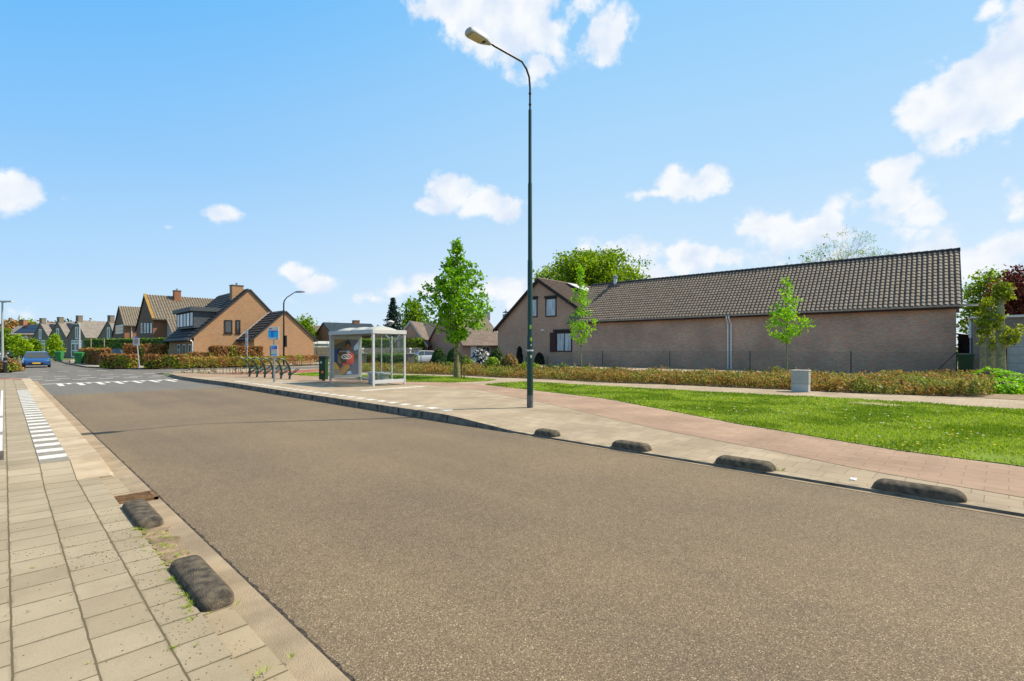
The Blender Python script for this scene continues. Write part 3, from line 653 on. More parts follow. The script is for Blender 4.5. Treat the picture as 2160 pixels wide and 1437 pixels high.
P = scatter(P_(lawn), 420); V = []; F = []; z = gzv(P); mi = []
for i, ((x, y), zz) in enumerate(zip(P, z)):
    if mnoise.noise(Vector((x*.5, y*.5, 2))) < .05: continue
    r_ = .016; o_ = len(V); V += [(x-r_, y-r_, zz+.05), (x+r_, y-r_, zz+.05), (x+r_, y+r_, zz+.055), (x-r_, y+r_, zz+.055)]; F.append((o_, o_+1, o_+2, o_+3)); mi.append(int(i % 3 == 0))
tag(npobj('lawn_flowers', V, F, [M('dandelion_yellow', (.75,.55,.02), .6), mWhiteP], mi), kind='stuff')
# planting bed of low brown-green shrubs in front of the long wall
def bedding(name, poly, n, h=.40):
    P = scatter(poly, n, True); z = gzv(P)+.01; per = 9
    hh = h*(1+.7*np.array([mnoise.noise(Vector((x*.7, y*.7, 3))) for x, y in P])+rng.uniform(-.3, .3, n))
    C = np.repeat(np.stack([P[:, 0], P[:, 1], z], 1), per, 0); t = rng.uniform(.1, 1, n*per); C[:, 2] += t*np.repeat(hh, per)
    C[:, :2] += rng.normal(size=(n*per, 2))*.045*(1.3-t)[:, None]
    V, F = leaf_quads(C, .055, None, 1.7); return tag(npobj(name, V, F, lBed), kind='stuff')
bedding('planting_bed', P_(hb), 13000)
P = scatter(P_(hb), 2500); z = gzv(P); V = []; 
mbv = MB()
for (x, y), zz in zip(P, z): mbv.tube([(x, y, zz), (x+random.uniform(-.08, .08), y+random.uniform(-.08, .08), zz+random.uniform(.2, .42))], [.006, .003], 3, cap=False)
tag(obj('planting_bed_stems', mbv, mBarkD), kind='stuff')
# weeds by the humps
def tuft(pts, n=14, h=.05):
    V = []
    for (x, y, z, sc) in pts:
        for k in range(n):
            a_ = random.uniform(0, 6.28); r = random.uniform(0, .035)*sc; b = Vector((x+r*math.cos(a_), y+r*math.sin(a_), z)); l_ = h*sc*random.uniform(.5, 1.3)
            tp = b+Vector((math.cos(a_)*l_*.8, math.sin(a_)*l_*.8, l_*.7)); u = Vector((-math.sin(a_), math.cos(a_), 0))*.004*sc; V += [b-u, b+u, tp]
    return V
wp = []
for (px, py, sc) in [(370,1045+320,.8),(362,1370,.5),(308,1162,.6),(153,1255,.4),(70,1198,.6),(60,1292,.4),(302,1308,.3),(498,1275,.8),(612,1388,1),(400,1310,.9),(415,1362,.5),(187,1400,.5),(345,1150,1),(352,1155,.9),(375,1170,.8),(390,1165,.7),(385,1240,1.1),(392,1255,1.2),(400,1262,1.1),(375,1225,1),(405,1275,1),(176,963,.9),(12,1300,.3),(365,1437-300,.6),(560,1417,1),(545,1425,1)]:
    p = G(px, py); wp.append((p[0], p[1], gz(*p), sc))
for (px, py, sc) in [(1638,992,1.6),(1648,995,1.4),(1628,990,1.2),(1560,975,.7),(865,868,1.5)]:
    p = G(px, py, .03); wp.append((p[0], p[1], .03, sc))
wp = [(x, y, z, sc*(.62 if x < 2 else 1)) for x, y, z, sc in wp]; wp += [(random.gauss(.83, .025), random.uniform(3.4, 5.6), .05, random.uniform(.25, .55)) for _ in range(46)]+[(random.uniform(.86, 1.0), random.uniform(4.45, 5.45), .038, random.uniform(.2, .6)) for _ in range(22)]
V = tuft(wp, 16)
tag(npobj('weeds', [tuple(v) for v in V], np.arange(len(V)).reshape(-1, 3), mBlade), kind='stuff')
# crumbs of soil on the left pavement
cr = MB()
cc_ = [(random.uniform(-.9, .8), random.uniform(1.6, 6)) for _ in range(26)]
for k in range(1300):
    x, y = random.uniform(-.9, .95), random.uniform(1.6, 6.5)
    if random.random() < .35: x = random.gauss(.75, .09)
    elif random.random() < .7: q = random.choice(cc_); x, y = random.gauss(q[0], .09), random.gauss(q[1], .035)
    if x > .99: continue
    r = random.uniform(.0015, .005); z = gz(x, y); cr.add([(x-r, y-r, z), (x+r*1.4, y-r*.6, z), (x+r, y+r, z), (x-r*.8, y+r, z), (x, y, z+r)], [(0,1,4), (1,2,4), (2,3,4), (3,0,4)])
tag(obj('soil_crumbs', cr, mSoil), kind='stuff')

# ------------------------------------------------------------------ kerb humps, drain
def hump(label, p, q, w, h, z0):
    p, q = np.array(p), np.array(q); L_ = float(np.linalg.norm(q-p)); ang = math.atan2(q[1]-p[1], q[0]-p[0]); r = w/2; mb = MB(); n = 16; k = 12; rows = []
    xs = [r*(1-math.cos(t)) for t in [math.pi/2*i/6 for i in range(7)]]; xs = xs+[r+(L_-2*r)*i/8 for i in range(1, 8)]+[L_-x for x in reversed(xs)]
    for j, x in enumerate(xs):
        e = min(x, L_-x); fr = math.sqrt(max(0, 1-(1-min(1, e/r))**2)); ring = []
        for i in range(n+1):
            t = math.pi*i/n; ct = math.cos(t); yy = math.copysign(abs(ct)**.6, ct)*r*(.35+.65*fr); zz = (max(0, math.sin(t))**.62)*h*(fr**.8)
            ring.append((x, yy, zz))
        rows.append(ring)
    v = [p_ for r_ in rows for p_ in r_]; F = [(a*(n+1)+b, a*(n+1)+b+1, (a+1)*(n+1)+b+1, (a+1)*(n+1)+b) for a in range(len(rows)-1) for b in range(n)]
    mb.add(v, F)
    return tag(obj('kerb_hump', mb, mBarrier, loc=(p[0], p[1], z0), rot=ang, smooth=2), label, 'kerb barrier', 'dark rounded kerb humps along the road')
p1, p2 = G(283, 1072, .04), G(318, 1118, .04)
hump('short rounded dark hump beside the rusty drain grate on the left kerb', (.94, 6.44), (.94, 5.5), .21, .083, .03)
p1, p2 = G(400, 1196, .04), G(445, 1283, .04)
hump('long rounded dark hump nearest the camera on the left kerb', (.95, 4.42), (.95, 3.5), .21, .083, .03)
for (a_, b_, lb) in [((1117,921),(1194,925),'smallest and farthest dark kerb hump, right after the kerb ramps down by the lamp post'), ((1285,946),(1386,955),'second dark kerb hump from the lamp post on the far kerb'), ((1510,978),(1652,993),'dark kerb hump with green weeds at its near end'), ((1838,1030),(2047,1056),'longest and nearest dark kerb hump on the far kerb, by the red path')]:
    y1 = G(a_[0]+4, a_[1]-4, .03)[1]; y2 = G(b_[0]-4, b_[1]-5, .03)[1]
    hump(lb, (7.19, y1), (7.19, y2), .26, .125, .02)
dr = empty('drain_grate', (1.0, G(286, 1052, .02)[1], .03), 0, 'rusty slotted drain grate in the gutter beside the short hump', 'drain grate')
d1 = MB(); d1.box(-.2, .17, -.14, .14, -.03, .004); obj('drain_pit', d1, mPitShade, dr)  # near-black block just under the bars paints the shade of the pit
d1 = MB(); d1.box(-.22, -.18, -.17, .17, -.02, .016); d1.box(.15, .19, -.17, .17, -.02, .016); d1.box(-.22, .19, -.17, -.13, -.02, .0145); d1.box(-.22, .19, .13, .17, -.02, .0145)
for k in range(5): d1.box(-.19, .16, -.105+k*.046, -.085+k*.046, -.02, .013)
obj('grate', d1, mRust, dr)
# small litter
lt = MB(); p = G(1800, 1014, .03); lt.box(-.05, .05, -.03, .03, 0, .02); lt.tube([(-.02, .0, .01), (.12, .05, .004), (.2, -.02, .004)], .004, 4)
tag(obj('litter', lt, mWhiteP, loc=(p[0], p[1], .035), smooth=False), 'small crumpled white litter on the kerb before the longest hump', 'litter')

# ------------------------------------------------------------------ buildings: shared builders
def uvquad(o, ux, uy):                          # planar UV in metres for roof sheets
    me = o.data; uv = me.uv_layers.new(name='UV'); ux, uy = Vector(ux), Vector(uy)
    for l_ in me.loops: co_ = me.vertices[l_.vertex_index].co; uv.data[l_.index].uv = (co_.dot(ux), co_.dot(uy))
def pantiles(name, A_, B_, C_, D_, mat, parent, tw=.22, th=.33, amp=.04, step=.03, seg=6, drop=.035):
    """eave A-B, ridge D-C; S-shaped tiles in courses, as real relief"""
    A_, B_, C_, D_ = map(Vector, (A_, B_, C_, D_)); nu = max(2, round((B_-A_).length/tw)); nv = max(2, round((D_-A_).length/th))
    nrm = (B_-A_).cross(D_-A_).normalized(); nrm = -nrm if nrm.z < 0 else nrm
    us = np.linspace(0, 1, nu*seg+1); ph = (np.arange(nu*seg+1) % seg)/seg*2*math.pi; wave = amp*(np.sin(ph)+.35*np.sin(2*ph+.6))
    a, b, cc, dd, nn = [np.array(q) for q in (A_, B_, C_, D_, nrm)]; V = []; 
    for j in range(nv):
        for e in (0, 1):
            t = (j+e*1.04)/nv; t = min(t, 1); base = (a*(1-t)+dd*t)[None]*(1-us)[:, None]+(b*(1-t)+cc*t)[None]*us[:, None]
            tl = (np.floor(np.arange(nu*seg+1)/seg)*7.13+j*3.7) % 1.0; lift = (wave+step*(1-e)+.006*tl)
            V.append(base+nn[None]*(lift+drop)[:, None])
    V = np.vstack(V); w_ = nu*seg+1; F = []
    for j in range(2*nv-1):
        if True: i = np.arange(w_-1); F.append(np.stack([j*w_+i, j*w_+i+1, (j+1)*w_+i+1, (j+1)*w_+i], 1))
    return npobj(name, V, np.vstack(F), mat, parent=parent, smooth=True)
def window(fr, x0, x1, z0, z1, parent, y=0, fm=None, gm=None, fw=.07, mull=(), trans=(), depth=.09, proud=.03, sill=None, side=None):
    """frame (part window) and pane (sub-part) on the wall plane y; side='x' puts it on an x plane"""
    a = MB(); g_ = MB()
    def bx(m, u0, u1, w0, w1, v0, v1): m.box(u0, u1, w0, w1, v0, v1) if side is None else m.box(w0, w1, u0, u1, v0, v1)
    s0, s1 = y-proud, y+.02
    bx(a, x0, x0+fw, s0, s1, z0, z1); bx(a, x1-fw, x1, s0, s1, z0, z1); bx(a, x0+fw, x1-fw, s0, s1, z0, z0+fw); bx(a, x0+fw, x1-fw, s0, s1, z1-fw, z1)
    for m_ in mull: xm = x0+(x1-x0)*m_; bx(a, xm-fw*.4, xm+fw*.4, s0+.004, s1, z0+fw, z1-fw)
    for t_ in trans: zm = z0+(z1-z0)*t_; bx(a, x0+fw, x1-fw, s0+.008, s1, zm-fw*.35, zm+fw*.35)
    w_ = obj('window', a, fm or mWhiteP, parent)
    bx(g_, x0+fw*.5, x1-fw*.5, y-proud*.45, y+.015, z0+fw*.5, z1-fw*.5); obj('glass', g_, gm or mGlass, w_)
    if sill: b_ = MB(); bx(b_, x0-.05, x1+.05, y-.09, y+.01, z0-.07, z0-.002); obj('sill', b_, sill, w_)
    return w_
def chimney(parent, x0, x1, y0, y1, z0, z1, mat, capm=None, pot=True):
    m = MB(); m.box(x0, x1, y0, y1, z0, z1); ch = obj('chimney', m, mat, parent)
    m = MB(); m.box(x0-.05, x1+.05, y0-.05, y1+.05, z1, z1+.08); obj('chimney_cap', m, capm or mGreyBase, ch)
    if pot: m = MB(); m.lathe([(.1, z1+.08), (.1, z1+.28), (.16, z1+.30), (.02, z1+.38)], 10, (x0+x1)/2, (y0+y1)/2); obj('chimney_pot', m, mZinc, ch)
    return ch
def gutter_(parent, x0, x1, y, z, mat=None, r=.07, name='gutter'):
    m = MB(); m.tube([(x0, y, z), (x1, y, z)], r, 8); return obj(name, m, mat or mZinc, parent, smooth=True)
def gable_y(root, x0, x1, xr, zl, zr_, zt, D, wall, roofm, over=.25, ov_y=.2, th=.12, tiles=None, y0=0, uv=False, verge=None, side=None):
    """gable front at y=y0, ridge running back along y"""
    m = MB(); m.prism([(x0, 0), (x1, 0), (x1, zr_), (xr, zt), (x0, zl)], y0, y0+D)
    if side:
        o_ = obj('wall', m, [wall, side], root)
        for p in o_.data.polygons:
            if abs(p.normal.x) > .9: p.material_index = 1
    else: obj('wall', m, wall, root)
    for (xe, ze, nm) in ((x0, zl, -1), (x1, zr_, 1)):
        sl = (zt-ze)/(xr-xe); xo = xe+nm*over; zo = ze-abs(sl)*over
        ya, yb = y0-ov_y, y0+D+ov_y
        pts = [(xo, ya, zo+.04), (xo, yb, zo+.04), (xr, yb, zt+.04), (xr, ya, zt+.04)]
        m = MB(); m.slab(pts, -th); 
        o_ = obj('roof', m, roofm, root)
        if uv: uvquad(o_, (0, 1, 0), Vector((abs(xr-xo), 0, zt-zo)).normalized()*1 if nm < 0 else Vector((-abs(xr-xo), 0, zt-zo)).normalized())
        if tiles and tiles.get(nm):
            up = Vector((0, 0, th*1.2)); q = [Vector(p)+up for p in pts]
            if nm < 0: pantiles('roof_tiles', q[1], q[0], q[3], q[2], tiles[nm], o_, **tiles.get('k', {}))
            else: pantiles('roof_tiles', q[0], q[1], q[2], q[3], tiles[nm], o_, **tiles.get('k', {}))
        if verge is not None:
            m = MB(); m.add([(xo, ya-.03, zo-.14), (xr, ya-.03, zt-.14), (xr, ya-.03, zt+.2), (xo, ya-.03, zo+.18), (xo, ya, zo-.14), (xr, ya, zt-.14), (xr, ya, zt+.2), (xo, ya, zo+.18)], [(0,1,2,3), (7,6,5,4), (0,4,5,1), (1,5,6,2), (2,6,7,3), (3,7,4,0)])
            obj('bargeboard', m, verge, root)
def gable_x(root, x0, x1, D, ze, zt, yr, wall, roofm, over=.3, ov_x=.2, th=.12, y0=0, ze2=None, tiles=None, uv=False, h0=0):
    """eaves front at y=y0, ridge along x at y=yr"""
    ze2 = ze if ze2 is None else ze2; m = MB(); n = 5
    prof = [(y0, h0), (y0+D, h0), (y0+D, ze2), (yr, zt), (y0, ze)]
    m.add([(x0, a, b) for a, b in prof]+[(x1, a, b) for a, b in prof], [tuple(range(n)), tuple(range(2*n-1, n-1, -1))]+[(i, n+i, n+(i+1) % n, (i+1) % n) for i in range(n)])
    obj('wall', m, wall, root)
    for (ye, zz, nm) in ((y0, ze, -1), (y0+D, ze2, 1)):
        sl = abs((zt-zz)/(yr-ye)); yo = ye+nm*over; zo = zz-sl*over; xa, xb = x0-ov_x, x1+ov_x
        pts = [(xa, yo, zo+.04), (xb, yo, zo+.04), (xb, yr, zt+.04), (xa, yr, zt+.04)]; m = MB(); m.slab(pts, -th); o_ = obj('roof', m, roofm, root)
        if uv: uvquad(o_, (1, 0, 0), Vector((0, -nm*abs(yr-yo), zt-zo)).normalized())
        if tiles and nm < 0:
            up = Vector((0, 0, th*1.2)); q = [Vector(p)+up for p in pts]; pantiles('roof_tiles', *q, tiles['m'], o_, **tiles.get('k', {}))
def rnd(a, b): return random.uniform(a, b)

# ------------------------------------------------------------------ long brick outbuilding (right)
bang = R(-90)+math.atan((1080+130)/f)-A; BP = G(2017, 790, .17)
FB = Frame(BP, bang); BL = -27.2
b = empty('brick_outbuilding', (BP[0], BP[1], 0), bang, 'long windowless brown brick building with pantiled roof behind the planting bed', 'building')
eT = 4.33; rz = 8.05; ry = 3.65
m = MB(); prof = [(0, 0), (2*ry, 0), (2*ry, 4.15), (ry, rz-.15), (0, 4.15)]; n = 5
m.add([(BL, a, b2) for a, b2 in prof]+[(0, a, b2) for a, b2 in prof], [tuple(range(n)), tuple(range(2*n-1, n-1, -1))]+[(i, n+i, n+(i+1) % n, (i+1) % n) for i in range(n)])
obj('wall', m, mBarnBrick, b)
pts = [(BL-.35, -.42, eT-.12), (.28, -.42, eT-.12), (.2, ry, rz-.05), (BL-.15, ry, rz-.05)]
m = MB(); m.slab(pts, .07); rf = obj('roof', m, mBlackW, b)
up = Vector((0, 0, .02)); q = [Vector(p)+up for p in pts]; pantiles('roof_tiles', *q, mPantile, rf, tw=.265, th=.335, amp=.035, step=.04, seg=8)
pts2 = [(.2, 2*ry+.42, eT-.12), (BL-.35, 2*ry+.42, eT-.12), (BL-.15, ry, rz-.05), (.2, ry, rz-.05)]
m = MB(); m.slab(pts2, -.09); obj('roof', m, mPantile, b)
m = MB(); x = BL-.2
while x < -.1:
    m.tube([(x, ry, rz-.005), (x+.42, ry, rz+.012)], [.115, .13], 8); x += .4
obj('ridge_tiles', m, mTileDark, b, smooth=True)
m = MB(); m.box(BL-.3, .24, -.40, -.02, eT-.30, eT-.20); obj('soffit', m, mMaroon, b)
m = MB(); prof = [(-.07, .055), (-.065, -.02), (-.03, -.06), (.03, -.06), (.065, -.02), (.07, .055)]
gy = -.50
m.add([(BL-.5, gy+a, eT-.14+z) for a, z in prof]+[(.95, gy+a, eT-.14+z) for a, z in prof], [(i, i+1, 7+i, 6+i) for i in range(5)]+[(0,1,2,3,4,5), (11,10,9,8,7,6)]); obj('gutter', m, mZinc, b, smooth=True)
for px, dx in ((1536, -.12), (1543, .12)):
    xx = FB.X(px); m = MB(); m.tube([(xx-dx*.3, gy, eT-.2), (xx-dx*.3, gy, eT-.35), (xx, -.08, eT-.75), (xx, -.07, .1)], .052, 8); obj('downpipe', m, mWhiteP, b, smooth=True)
xx = FB.X(1299, ry); m = MB(); m.tube([(xx, ry-.1, rz-.2), (xx, ry-.1, rz+.42)], .17, 14); fl = obj('flue', m, mZincL, b, smooth=True)
m = MB(); m.lathe([(.2, rz+.42), (.24, rz+.46), (.24, rz+.6), (.2, rz+.62), (.24, rz+.68), (.05, rz+.78)], 14, xx, ry-.1); obj('flue_cap', m, mZinc, fl, smooth=True)
m = MB(); m.slab([(xx-.6, ry-.5, rz-.35), (xx+.6, ry-.5, rz-.35), (xx+.6, ry, rz+.1), (xx-.6, ry, rz+.1)], .05); obj('flashing', m, mTileDark, fl)

# ------------------------------------------------------------------ brick house with dark bargeboards
HA = FB.off(BL, .5); FH = Frame(HA, bang)
h = empty('brick_house', (HA[0], HA[1], 0), bang, 'brown brick house with black bargeboards and curtained windows, left of the long building', 'house')
x0, _ = FH.pt(1050, 700); xa, za = FH.pt(1137, 592); _, zl = FH.pt(1050, 692); xr2, zr2 = FH.pt(1205, 640)
slp = (za-zr2)/(xr2-xa); x1 = 1.6; zR = za-slp*(x1-xa)
gable_y(h, x0, x1, xa, zl, zR, za, 10.5, mHouseBrick, mBlackW, over=.45, ov_y=.3, th=.1, verge=mBlackW, tiles={1: mTileHouse, 'k': dict(tw=.22, th=.33, amp=.03, step=.035)})
m = MB(); m.lathe([(.05, za+.1), (.05, za+.25), (.12, za+.3), (.03, za+.42), (.08, za+.5), (.01, za+.62)], 8, xa, -.3); obj('finial', m, mBlackW, h, smooth=True)
m = MB(); y_ = -.35
while y_ < 10.6: m.tube([(xa, y_, za+.2), (xa, y_+.42, za+.215)], [.1, .115], 8); y_ += .4
obj('ridge_tiles', m, mTileHouse, h, smooth=True)
for (pa, pb, ya, yb) in ((1118,1134,631,670), (1151,1174,630,669)):
    xA, zT = FH.pt(pa, ya); xB, _ = FH.pt(pb, ya); zB = FH.Z(pa, yb)
    window(FH, xA, xB, zB, zT, h, fm=mMaroon, gm=mCurtain, fw=.11, proud=.06)
    m = MB(); m.box(xA-.1, xB+.05, -.14, -.002, zT+.01, zT+.22); obj('shutter_box', m, mBlackW, h)
xA, zT = FH.pt(1174, 702); xB = FH.X(1207); zB = FH.Z(1174, 742)
window(FH, xA, xB, zB, zT, h, fm=mMaroon, gm=mCurtain, fw=.1, mull=(.52,), proud=.06)
m = MB(); m.box(xA-.75, xA-.03, -.1, -.003, zB-.02, zT+.02); obj('shutter', m, mMaroon, h)
m = MB(); m.box(xA-.3, xB-.1, -.16, -.002, zT+.03, zT+.3); obj('shutter_box', m, mBlackW, h)
xv, zv = FH.pt(1176, 762); m = MB(); m.box(xv-.2, xv+.2, -.03, -.002, zv-.15, zv+.2); obj('vent_grille', m, mZinc, h)
xv, zv = FH.pt(1146, 697); m = MB(); m.box(xv-.15, xv+.15, -.18, -.002, zv-.05, zv+.07); obj('wall_lamp', m, mWhiteP, h)
# dormer skylight on the right roof slope
m = MB(); yy = 4.2; xs = xa+1.35; zs = za-slp*1.35
m.add([(xa+.3, yy, za-.1), (xa+2.4, yy, za-slp*2.4+.1), (xa+2.4, yy+3.2, za-slp*2.4+.1), (xa+.3, yy+3.2, za-.1), (xa+.3, yy, za+.12), (xa+2.4, yy, za-slp*2.4+.75), (xa+2.4, yy+3.2, za-slp*2.4+.75), (xa+.3, yy+3.2, za+.12)], [(0,3,2,1), (4,5,6,7), (0,1,5,4), (1,2,6,5), (2,3,7,6), (3,0,4,7)])
dm = obj('dormer', m, mBlackW, h)
m = MB(); m.slab([(xa+.45, yy+.15, za+.125), (xa+2.25, yy+.15, za-slp*2.25+.71), (xa+2.25, yy+3, za-slp*2.25+.71), (xa+.45, yy+3, za+.125)], -.04); obj('dormer_window', m, mZincL, dm)

# ------------------------------------------------------------------ orange brick corner house
OP = G(662, 765); FO = Frame(OP, 0.0)
o = empty('orange_brick_house', (OP[0], OP[1], 0), 0, 'sunlit orange brick house with black tiled roof, chimney and low side wing', 'house')
YM = 4.3
xL, zL = FO.pt(409, 711, YM); xA, zA = FO.pt(526, 613, YM); xG, zG = FO.pt(602, 659); zE = FO.Z(662, 716); xM, zM = FO.pt(572, 661, YM)
slr = (zA-zM)/(xM-xA); sll = (zA-zL)/(xA-xL); xMr = xM+1.5
gable_y(o, xL, xMr, xA, zL, zA-slr*(xMr-xA), zA, 11, mOrBrick, mTileDark, over=.5, ov_y=.12, th=.16, y0=YM, tiles={-1: mTileDark, 'k': dict(tw=.3, th=.42, amp=.012, step=.07, seg=2)})
wx0 = FO.X(536); wg = (zG-zE)/(0-xG)
gable_y(o, wx0, 0, xG, zG-wg*(xG-wx0), zE, zG, YM+3, mOrBrick, mTileDark, over=.35, ov_y=.12, th=.14, y0=0, tiles={-1: mTileDark, 'k': dict(tw=.3, th=.42, amp=.012, step=.07, seg=2)})
m = MB(); m.slab([(xM, YM-.06, zM+.2), (xM, YM-.02, zM+.2), (wx0-.3, YM-.02, zG-wg*(xG-wx0+.3)+.25), (wx0-.3, YM-.06, zG-wg*(xG-wx0+.3)+.25)], -.12); obj('flashing', m, mZincL, o)
for (pa, pb) in ((473,490), (497,507)):
    a_, zt_ = FO.pt(pa, 675, YM); b2, _ = FO.pt(pb, 675, YM); window(FO, a_, b2, FO.Z(pa, 703, YM), zt_, o, y=YM, fm=mBlackW, gm=mGlass, fw=.12, proud=.05, sill=mBlackW)
a_, zt_ = FO.pt(445, 729, YM); b2 = FO.X(470, YM); window(FO, a_, b2, FO.Z(445, 762, YM), zt_, o, y=YM, fm=mBlackW, gm=mDorm0, fw=.1)
ca, zt_ = FO.pt(487, 600, YM+1.2); cb_ = FO.X(511, YM+1.2); chimney(o, ca+.1, cb_+.1, YM+1.1, YM+2.0, zA-2.2, zt_-.1, mOrBrick)
# dormer on the road side slope
zd0 = zL+1.0; zd1 = zd0+1.75; xo_ = xL+.25
mDorm = M('dark_lead', (.07,.08,.09), .6, noise=.2)
m = MB(); m.box(xo_, xo_+3.4, YM+1.2, YM+8.6, zd0, zd1); dd_ = obj('dormer', m, mDorm, o)
m = MB(); m.box(xo_-.35, xo_+3.6, YM+.9, YM+8.9, zd1, zd1+.42); obj('dormer_roof', m, mDorm, dd_)
for k in range(5): window(FO, YM+1.35+k*1.42, YM+2.7+k*1.42, zd0+.15, zd1-.03, o, y=xo_, fm=mBlackW, gm=mCurtain if k in (1, 3) else mGlass, fw=.1, side='x')
for k in range(3): window(FO, YM+1.0+k*2.4, YM+2.0+k*2.4, .6, 2.2, o, y=xL, fm=mWhiteP, fw=.1, side='x')
m = MB(); m.tube([(xL-.12, YM-.05, 0), (xL-.12, YM-.05, zL-.5), (xL-.4, YM+.05, zL-.25)], .05, 8); obj('downpipe', m, mZincL, o, smooth=True)
m = MB(); m.tube([(xL-.5, YM-.1, zL-.22), (xL-.5, YM+11, zL-.22)], .07, 8); obj('gutter', m, mAluD, o, smooth=True)

# ------------------------------------------------------------------ two steep-roofed houses along the street
def steep(label, px_near, d_near, px_ap, y_ap, y_eave, px_left, y_left, length, gableb, sunb, cat_slide=None, chim=None, mos=False, wins=None):
    near = AT(px_near, d_near); X0 = near[0]; F_ = Frame(near, R(-90))   # x runs towards the camera (-Y), y into +X
    r = empty('steep_roofed_house', (near[0], near[1], 0), R(-90), label, 'house', 'steep-roofed brick houses along the street')
    ze = F_.Z(px_near, y_eave); xa_, za_ = F_.pt(px_ap, y_ap); xl_, zl_ = F_.pt(px_left, y_left)
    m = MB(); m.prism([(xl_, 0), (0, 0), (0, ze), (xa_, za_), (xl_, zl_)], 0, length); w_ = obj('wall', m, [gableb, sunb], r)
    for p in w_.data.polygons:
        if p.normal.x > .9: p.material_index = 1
    sr = (za_-ze)/(0-xa_); pr = [(.45, -.15, ze-sr*.45), (.45, length+.2, ze-sr*.45), (xa_, length+.2, za_+.05), (xa_, -.15, za_+.05)]
    m = MB(); m.slab(pr, -.1); rf_ = obj('roof', m, mPantTan, r); up = Vector((0, 0, .1))
    pantiles('roof_tiles', *[Vector(p)+up for p in pr], mPantTan, rf_, tw=.32, th=.4, amp=.055, step=.06, seg=6)
    sl_ = (za_-zl_)/(xa_-xl_); pl2 = [(xl_-.2, -.15, zl_-sl_*.2), (xl_-.2, length, zl_-sl_*.2), (xa_, length, za_+.05), (xa_, -.15, za_+.05)]
    m = MB(); m.slab(pl2, -.12); obj('roof', m, mTileDark, r)
    if mos: m = MB(); m.slab([(.45, -.2, ze-sr*.45+.12), (.45, .12, ze-sr*.45+.14), (xa_, .12, za_+.19), (xa_, -.2, za_+.17)], -.12); obj('verge_tiles', m, mMoss, r)
    return r, F_, ze, xa_, za_, sr
r, F2, ze, xa_, za_, sr = steep('largest steep roofed brick house with tan pantiles and yellow lichen on its verge', 323, 65, 306, 624, 671, 287.5, 697, 12, mShadeBrick, mRedBrick, mos=True)
for k, px in enumerate((299, 306, 312, 319)):
    a_ = F2.X(px-1.6); b2 = F2.X(px+1.6); window(F2, a_, b2, F2.Z(px, 703), F2.Z(px, 682), r, fm=mWhiteP, gm=mGlass, fw=.16)
def ydep(F_, x, px):                            # how far back along the house a photo column falls
    lo_, hi = 0, 40
    for _ in range(40):
        md = (lo_+hi)/2; q = F_.off(x, md); dd2 = q[0]*s+q[1]*c; pp_ = 1080+f*(q[0]*c-q[1]*s)/dd2
        if pp_ < px: lo_ = md
        else: hi = md
    return lo_
yc = ydep(F2, .4, 350)
zc = ze-sr*4.2
m = MB(); m.prism([(0, 0), (4.2, 0), (4.2, zc), (0, ze)], yc+.2, 12); obj('side_wing', m, mAluW, r)
pr = [(4.5, yc, zc-sr*.3+.05), (4.5, 12.2, zc-sr*.3+.05), (.4, 12.2, ze-sr*.4+.05), (.4, yc, ze-sr*.4+.05)]
m = MB(); m.slab(pr, -.1); rf_ = obj('roof', m, mPantTan, r); pantiles('roof_tiles', *[Vector(p)+Vector((0, 0, .1)) for p in pr], mPantTan, rf_, tw=.32, th=.4, amp=.055, step=.06, seg=6)
ya = 5.0; m_x = xa_+.5; chimney(r, m_x-.2, m_x+.8, ydep(F2, m_x+.8, 368), ydep(F2, m_x+.8, 382), za_-1.6, za_+.85, mRedBrick)
r, F3, ze, xa_, za_, sr = steep('smaller steep roofed brick house with white cross window, behind the largest one', 262.6, 80, 252, 648, 685, 237.6, 710, 12, mShadeBrick, mRedBrick)
a_ = F3.X(244); b2 = F3.X(260); window(F3, a_, b2, F3.Z(252, 704), F3.Z(252, 686), r, fm=mWhiteP, gm=mGlass, fw=.22, mull=(.5,), trans=(.5,))
m = MB(); m.tube([(.08, .9, 0), (.08, .9, ze)], .07, 8); obj('downpipe', m, mZincL, r, smooth=True)

